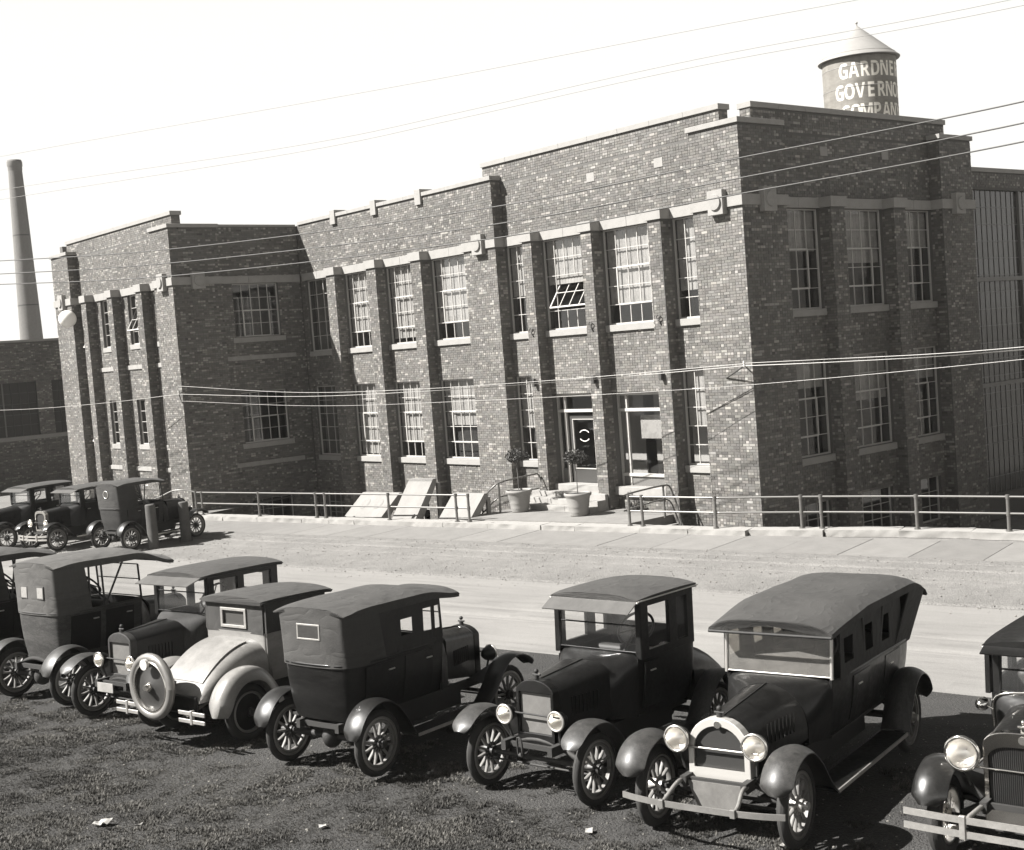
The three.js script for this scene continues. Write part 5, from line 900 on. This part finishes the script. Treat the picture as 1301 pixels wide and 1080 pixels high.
makeCar('roadster', 'pale silver two seat coupe showing its rear spare wheel and bumperettes', {
  ...T, style: 'coupe', R: .37, rt: .06, wheel: 'disc', s: 1.6, n: 19.95 - 1.33, wb: 2.66, away: true, yaw: .0, group: RW, paint: C.beige, canvas: C.canvas, roofY: 1.78, roofZ0: -.92, roofZ1: .4, wsTop: 1.66, cabBack: -.86, sideWins: [[-.35, .05, 1.3, 1.6]], backWin: [-.22, .22, 1.36, 1.56], backTrim: true, backMat: C.canvasDark, cabMat: C.canvasDark, pillarMat: C.canvasDark, rearGlass: M.shopGlassB, belt: 1.15, fen: C.beige, crown: .06, skirt: .1, fenderW: .34, doors: [-.2], seats: [-.5], bodyW: 1.22,
  rearFender: [[-.6, .42], [-.57, .6], [-.46, .8], [-.26, .95], [0, .99], [.26, .9], [.46, .66], [.6, .38]], deck: { z: -1.92, y0: 1.2, y1: .62, w: .98, p: 2.3, mat: C.beige, lid: true },
  extra: (G, add, q) => {
    const sp = grp('spare_wheel', G); sp.position.set(.16, .78, -2.14); sp.rotation.y = Math.PI / 2; const p = wheelParts(.43, .056, 'wood'); mesh('tyre_cover', p.ty, C.spareCover, sp); mesh('rim', p.rim, C.nickel, sp); mesh('disc', p.disc, C.woodDark, sp); mesh('hub', p.hub, C.nickel, sp);
    const lp = new THREE.CylinderGeometry(.07, .07, .04, 20); lp.rotateX(Math.PI / 2); lp.translate(.16, 1.08, -2.24); mesh('tail_lamp', norm(lp), C.lens, G);
    add('spare_carrier', [rod([.16, .78, -1.8], [.16, .78, -2.1], .03, .03, 8)], C.blackDusty);
    for (const x of [-1, 1]) { const g = grp('bumperette', G), x0 = x < 0 ? -.82 : .5, x1 = x < 0 ? -.32 : .95; for (const yy of [.4, .5]) mesh('bar', rbx(x0, x1, yy - .025, yy + .025, -2.13, -2.11, .006, 1), C.nickelDull, g); mesh('clamp', rbx((x0 + x1) / 2 - .02, (x0 + x1) / 2 + .02, .36, .54, -2.14, -2.09, .006, 1), C.nickelDull, g); mesh('bracket', rod([(x0 + x1) / 2 * .8, .46, -2.1], [x * .3, .52, -1.6], .022, .022, 8), C.nickelDull, g); }
    add('licence_plate', rbx(.3, .62, .58, .72, -2.1, -2.09, .004, 1), C.plate); add('tail_apron', rbx(-.46, .46, .42, .66, -1.96, -1.9, .03, 2), C.black);
  } });
makeCar('touring_car', 'black touring car seen from behind with buttoned curtains and small rear window', {
  ...T, style: 'touring', s: 4.2, n: 20.33 - 1.27, away: true, yaw: .018, group: RW, canvas: C.canvas, curtainMat: C.canvas, backZ: -1.27 - .28, roofY: 2.0, rearWindows: [[.0, 1.67, .36, .18]], rearWinMat: C.nickelDull, rearGlass: mat(.05, .3, { map: tDust }), quarter: .55, fenR: C.fender, rearAxleMat: C.blackDusty,
  sideCurtain: { z0: -1.1, z1: .16, rake: .03, holes: [[-.62, -.4, 1.48, 1.68], [-.2, -.04, 1.46, 1.74, 1], [.02, .12, 1.46, 1.74, 1]] }, roofZ1: .55, wsTop: 1.88, struts: [[-.3, -.3], [-.7, -.9]] });
makeCar('coupe', 'black closed coupe with grey visor and bright lamps facing the viewer', {
  ...T, style: 'coupe', s: 7.05, n: 20.0 - 1.27, yaw: -.03, group: RW, canvas: C.canvas, roofY: 2.03, wsTop: 1.9, hoodL: .84, cowlZ: .1, roofZ0: -1.12, roofZ1: .17, cabBack: -1.03, sideWins: [[-.48, -.03, 1.36, 1.86], [-.88, -.64, 1.36, 1.86]], backWin: [-.36, .36, 1.46, 1.78], visor: { l: .24, a: .5, mat: C.visor }, deck: { z: -1.86, y0: 1.2, y1: .86, w: 1.0, p: 2.2 }, doors: [-.2], seats: [-.5], crank: true, frontPlate: false, dripMat: C.nickelDull, coreMat: C.grille, fen: C.fenderDusty, axleMat: C.brownDusty, bodyW: 1.2, seatTop: 1.25 });
makeCar('touring_car', 'large touring car with round topped nickel radiator and flat bumper', {
  style: 'touring', wb: 3.4, tr: 1.44, R: .4, rt: .052, s: 9.22, n: 20.2 - 1.7, yaw: .05, group: RW, canvas: C.canvasDark, curtainMat: C.curtainDark, roofY: 1.97, roofZ1: .47, roofZ0: -2.78, backZ: -2.36, rearDrop: .24, bows: 4, frontDrop: .13, frontRamp: .68, roll: 1.4, valance: .08, wsTop: 1.74, cowlY: 1.24, hoodL: 1.1, hoodW: .86, hoodY1: 1.22, cowlZ: .25, cowlW: 1.16, bodyW: 1.28, roofW: 1.42, radW: .62, radY0: .56, radY1: 1.14, pointy: 0, radB: .05, radTop: .07, radBot: .1, coreRound: 0, radMat: C.shellNickel, coreMat: C.coreDark, radZ: .08, apron: true, badge: true, spokeMat: C.wood, hubMat: C.nickelDull,
  lampR: .122, lampX: .4, lampY: .93, lampMat: C.black, lampRim: C.nickel, barDrop: .08, barMat: C.nickelDull, fenderW: .32, crown: .06, fen: C.fenderDusty, quarter: .7, rearWindows: [[0, 1.55, .4, .16]], struts: [[-.6, -.5], [-1.1, -1.2]], bumper: { z: .62, y: .44, mat: C.bumperPale, bars: [[0, .055]], w: 1.64 }, wsBars: [1.25, 1.74], wsW: 1.16, wsMat: C.nickelDull, wsPost: .02, boardMat: C.black, paint: C.black,
  wsGlass: new THREE.MeshPhysicalMaterial({ color: grey(.7), roughness: .1, transmission: .86, thickness: 0, ior: 1.5, map: tDust }),
  frontFender: [[.54, .60], [.52, .7], [.4, .84], [.18, .92], [-.04, .9], [-.26, .76], [-.46, .54], [-.66, .36]],
  sideCurtain: { z0: -1.85, z1: .18, rake: .02, dropF: .12, holes: [[-.22, .06, 1.36, 1.62], [-.85, -.6, 1.36, 1.64], [-1.42, -1.15, 1.36, 1.64]] },
  extra: (G, add, q) => { add('spare_carrier', [tube([[.46, 1.3, q.bz - .1], [.5, 1.3, q.bz - .3], [.5, 1.5, q.bz - .3], [.42, 1.5, q.bz - .3], [.42, 1.25, q.bz - .3], [.5, 1.25, q.bz - .3]], .014, 40, 6)], C.blackDusty); } });
makeCar('sedan', 'late model sedan with chrome lamps and double bar bumper at the row end', {
  style: 'coupe', wb: 2.85, tr: 1.44, R: .37, rt: .066, wheel: 'wire', rimMat: C.nickelDull, spokeMat: C.nickelDull, hubMat: C.chrome, s: 11.97, n: 19.72 - 1.42, yaw: .0, group: RW, canvas: C.black, roofY: 1.78, roofZ0: -1.5, roofZ1: .34, cabBack: -1.42, wsTop: 1.64, belt: 1.2, cowlY: 1.24, cowlZ: .28, hoodL: 1.0, hoodW: .84, hoodY1: 1.2, cowlW: 1.2, bodyW: 1.34, roofW: 1.36, sideWins: [[-.45, .1, 1.3, 1.62], [-1.2, -.6, 1.3, 1.62]], radW: .66, radY0: .4, radY1: 1.19, pointy: .12, radB: .035, radTop: .12, radBot: .12, radMat: C.chrome, coreMat: C.coreDark, grilleBars: true, radZ: .1, badge: true,
  lampR: .145, lampX: .5, lampY: .98, lampMat: C.chrome, lampRim: C.chrome, barDrop: .12, barMat: C.chrome, fenderW: .36, crown: .08, skirt: .12, fen: C.fender, bumper: { z: .66, y: .5, mat: C.nickelDull, bars: [[-.06, .055], [.06, .055]], w: 1.74, curve: .03 }, doors: [-.2, -.9], seats: [-.4, -1.1], visor: { l: .16, a: .35, mat: C.black }, capMat: C.chrome, dripMat: C.nickelDull,
  frontFender: [[.52, .6], [.49, .7], [.4, .83], [.22, .93], [-.02, .93], [-.26, .78], [-.5, .52], [-.7, .36]], rearFender: [[-.56, .42], [-.53, .6], [-.42, .78], [-.2, .92], [.04, .93], [.28, .8], [.46, .6], [.6, .38]],
  extra: (G, add, q) => { for (const x of [-1, 1]) { const g = grp('cowl_lamp', G); g.position.set(x * .64, 1.16, .5); mesh('bowl', norm(new THREE.SphereGeometry(.065, 14, 10).scale(1, 1, 1.4)), C.chrome, g); mesh('stalk', rod([0, 0, 0], [-x * .1, -.04, 0], .012, .012, 6), C.chrome, g); } add('cowl_band', tube([[-.6, .9, .3], [-.58, 1.18, .3], [-.3, 1.25, .3], [0, 1.26, .3], [.3, 1.25, .3], [.58, 1.18, .3], [.6, .9, .3]], .016, 40, 6), C.chrome); } });
const RB2 = 'cars parked on the gravel by the wing';
makeCar('touring_car', 'black touring car on gravel with round window in rear curtain', { ...T, style: 'touring', s: -18.2, n: 7.0 - 1.27, away: true, flat: true, yaw: .03, group: RB2, canvas: C.canvas, curtainMat: C.canvasDark, tubMat: C.blackDusty, roofY: 2.1, rearWindows: [[0, 1.72, .22, .22, 1]], quarter: .6 });
makeCar('closed_car', 'closed car on gravel with nickel radiator and double bumper beside touring car', { ...T, style: 'coupe', s: -21.0, n: 7.62 - 1.27, flat: true, group: RB2, canvas: C.canvas, roofY: 1.88, wsTop: 1.78, roofZ0: -1.4, roofZ1: .3, cabBack: -1.3, sideWins: [[-.4, .06, 1.32, 1.74], [-1.1, -.55, 1.32, 1.74]], visor: { l: .26, a: .3 }, radMat: C.nickel, coreMat: C.coreDark, pointy: .1, radW: .54, coreRect: false, radB: .04, radTop: .07, lampR: .115, lampX: .42, lampRim: C.nickel, bumper: { z: .5, y: .45, mat: C.nickelDull, bars: [[-.05, .05], [.05, .05]], w: 1.5 }, fen: C.fender, doors: [-.2, -.9] });
makeCar('closed_car', 'closed car on gravel at the far end beside the works building', { ...T, style: 'coupe', s: -23.4, n: 7.85 - 1.27, flat: true, group: RB2, canvas: C.canvas, roofY: 1.93, wsTop: 1.82, roofZ0: -1.4, roofZ1: .3, cabBack: -1.3, sideWins: [[-.4, .06, 1.32, 1.78], [-1.1, -.55, 1.32, 1.78]], visor: { l: .28, a: .3 }, radMat: C.black, doors: [-.2, -.9] });
// ---------------------------------------------------------------- dry turf and litter on the lawn
{
  const r = rng(41), blades = [];
  for (let v = 0; v < 1; v++) {
    const pos = [], idx = [];
    for (let b = 0; b < 9; b++) {
      const a = r() * 6.283, d = r() * .022, x = d * Math.cos(a), z = d * Math.sin(a), h = rr(.6, 1, r), lean = rr(.15, .75, r), la = r() * 6.283, w = .003, wx = Math.cos(la + 1.57) * w, wz = Math.sin(la + 1.57) * w, i = pos.length / 3;
      const mx = x + Math.cos(la) * lean * .012, mz = z + Math.sin(la) * lean * .012, tx = x + Math.cos(la) * lean * .045, tz = z + Math.sin(la) * lean * .045;
      pos.push(x - wx, -.008, z - wz, x + wx, -.008, z + wz, mx - wx * .8, .026 * h, mz - wz * .8, mx + wx * .8, .026 * h, mz + wz * .8, tx, .045 * h, tz); idx.push(i, i + 1, i + 3, i, i + 3, i + 2, i + 2, i + 3, i + 4);
    }
    const g = new THREE.BufferGeometry(); g.setAttribute('position', new THREE.Float32BufferAttribute(pos, 3)); g.setIndex(idx); g.computeVertexNormals(); g.setAttribute('uv', new THREE.Float32BufferAttribute(new Float32Array(pos.length / 3 * 2), 2)); blades.push(g);
  }
  const gm = mat(1, .8, { w: .6, side: THREE.DoubleSide });
  blades.forEach((g, v) => {
    const ms = [], cs = [], m = new THREE.Matrix4(), q = new THREE.Quaternion(), c = new THREE.Color();
    for (let i = 0; i < 420000; i++) {
      const s = rr(-9, 13.5, r), n = rr(17.4, 27.5, r), cover = fb(s / 20 + .3, n / 20, [[L16, 16, 1], [L64, 64, 1.1], [L128, 128, .8]]);
      const want = lerp(.62, .30, smooth(19.2, 21.3, n)) + .10 * smooth(5.5, 9, s) * smooth(23.5, 20, n) + .18 * smooth(19.6, 18.4, n);
      if (cover < want * .9 - .08 + .16 * r()) continue;
      const [X, Z] = W2(s, n), k = rr(.3, .75, r) * (.5 + .9 * smooth(.4, .66, cover)); q.setFromAxisAngle(V3(0, 1, 0), r() * 6.283);
      ms.push(m.compose(V3(X, lawnY(s, n), Z), q, V3(k * 1.2, k, k * 1.2)).clone()); const pt = fb(s / 16 + .1, n / 16 + .6, [[L16, 16, 1], [L32, 32, .8], [L64, 64, .5]]), dry = (r() < lerp(.05, .7, smooth(.38, .62, pt)) ? rr(.06, .14, r) : rr(.022, .058, r)); c.setRGB(dry * 1.03, dry, dry * .93); cs.push(c.clone());
    }
    const im = new THREE.InstancedMesh(g, gm, ms.length); ms.forEach((x, i) => { im.setMatrixAt(i, x); im.setColorAt(i, cs[i]); }); im.name = numbered('grass'); im.receiveShadow = im.castShadow = true; im.userData = { kind: 'stuff', label: 'short dry turf on the parking lawn', category: 'grass' }; scene.add(im);
  });
  // pebbles and clods
  const pg = new THREE.IcosahedronGeometry(1, 1); { const p = pg.attributes.position; for (let i = 0; i < p.count; i++) { const k = .8 + .4 * L16(p.getX(i) * 3 + 5, p.getY(i) * 3 + p.getZ(i) * 2 + 5); p.setXYZ(i, p.getX(i) * k, p.getY(i) * k * .7, p.getZ(i) * k); } pg.computeVertexNormals(); }
  const N = 9000, im = new THREE.InstancedMesh(pg, mat(1, .95, { w: .6 }), N), m = new THREE.Matrix4(), q = new THREE.Quaternion(), c = new THREE.Color();
  for (let i = 0; i < N; i++) { const s = rr(-9, 13.5, r), n = rr(15, 27, r), [X, Z] = W2(s, n), k = .004 + .011 * Math.pow(r(), 3); q.setFromEuler(new THREE.Euler(0, r() * 6, 0)); im.setMatrixAt(i, m.compose(V3(X, lawnY(s, n) + k * .2, Z), q, V3(k, k, k))); const t = rr(.06, .2, r) * (r() < .06 ? 1.7 : 1); im.setColorAt(i, c.setRGB(t * 1.03, t, t * .93)); }
  im.name = 'pebbles'; im.castShadow = im.receiveShadow = true; im.userData = { kind: 'stuff', label: 'pebbles and clods scattered over the lawn', category: 'pebbles' }; scene.add(im);
  { const N2 = 5000, st = new THREE.InstancedMesh(pg, im.material, N2); for (let i = 0; i < N2; i++) { const s = rr(-24, 13, r), n = r() < .75 ? rr(3.5, 8.3, r) : rr(8.3, 13.4, r), [X, Z] = W2(s, n), k = .006 + .013 * Math.pow(r(), 4); q.setFromEuler(new THREE.Euler(0, r() * 6, 0)); st.setMatrixAt(i, m.compose(V3(X, .012 + k * .1, Z), q, V3(k * 1.3, k * .8, k))); const t = rr(.1, .2, r); st.setColorAt(i, c.setRGB(t * 1.03, t, t * .95)); } st.name = 'loose_stones'; st.castShadow = st.receiveShadow = true; st.userData = { kind: 'stuff', label: 'loose stones on the gravel verge and street', category: 'stones' }; scene.add(st); }
  // scraps of paper
  const scrap = (s, n, w, d, lab) => { const g = new THREE.PlaneGeometry(w, d, 10, 8), p = g.attributes.position; g.rotateX(-Math.PI / 2); for (let i = 0; i < p.count; i++) { const a = p.getX(i), b = p.getZ(i); p.setY(i, .03 + .08 * (L16(a * 22 + s * 9, b * 22 + n * 5) - .35) * (w / .2)); p.setX(i, a * (.8 + .4 * L16(b * 20, s))); } const lo = g.clone(); lo.translate(0, -.002, 0); g.computeVertexNormals(); const [X, Z] = W2(s, n), o = tagMesh('paper_scrap', merge([g, lo]), M.scrap, lab, 'litter', 'scraps of paper on the turf'); o.position.set(X, lawnY(s, n), Z); o.rotation.y = s * 3; };
  scrap(3.35, 22.93, .2, .1, 'crumpled sheet of white paper, largest scrap on the turf'); scrap(3.75, 22.75, .1, .05, 'tiny curled paper strip beside the crumpled white sheet'); scrap(5.6, 21.9, .08, .06, 'small white paper scrap in front of the black touring car'); scrap(8.1, 20.75, .09, .07, 'small white scrap in front of the coupe'); scrap(9.95, 20.3, .12, .1, 'white crumpled scrap below the flat bumper');
}
scene.fog = new THREE.FogExp2(new THREE.Color(1, 0.985, 0.95), 0.0002);
renderer.render(scene, camera);
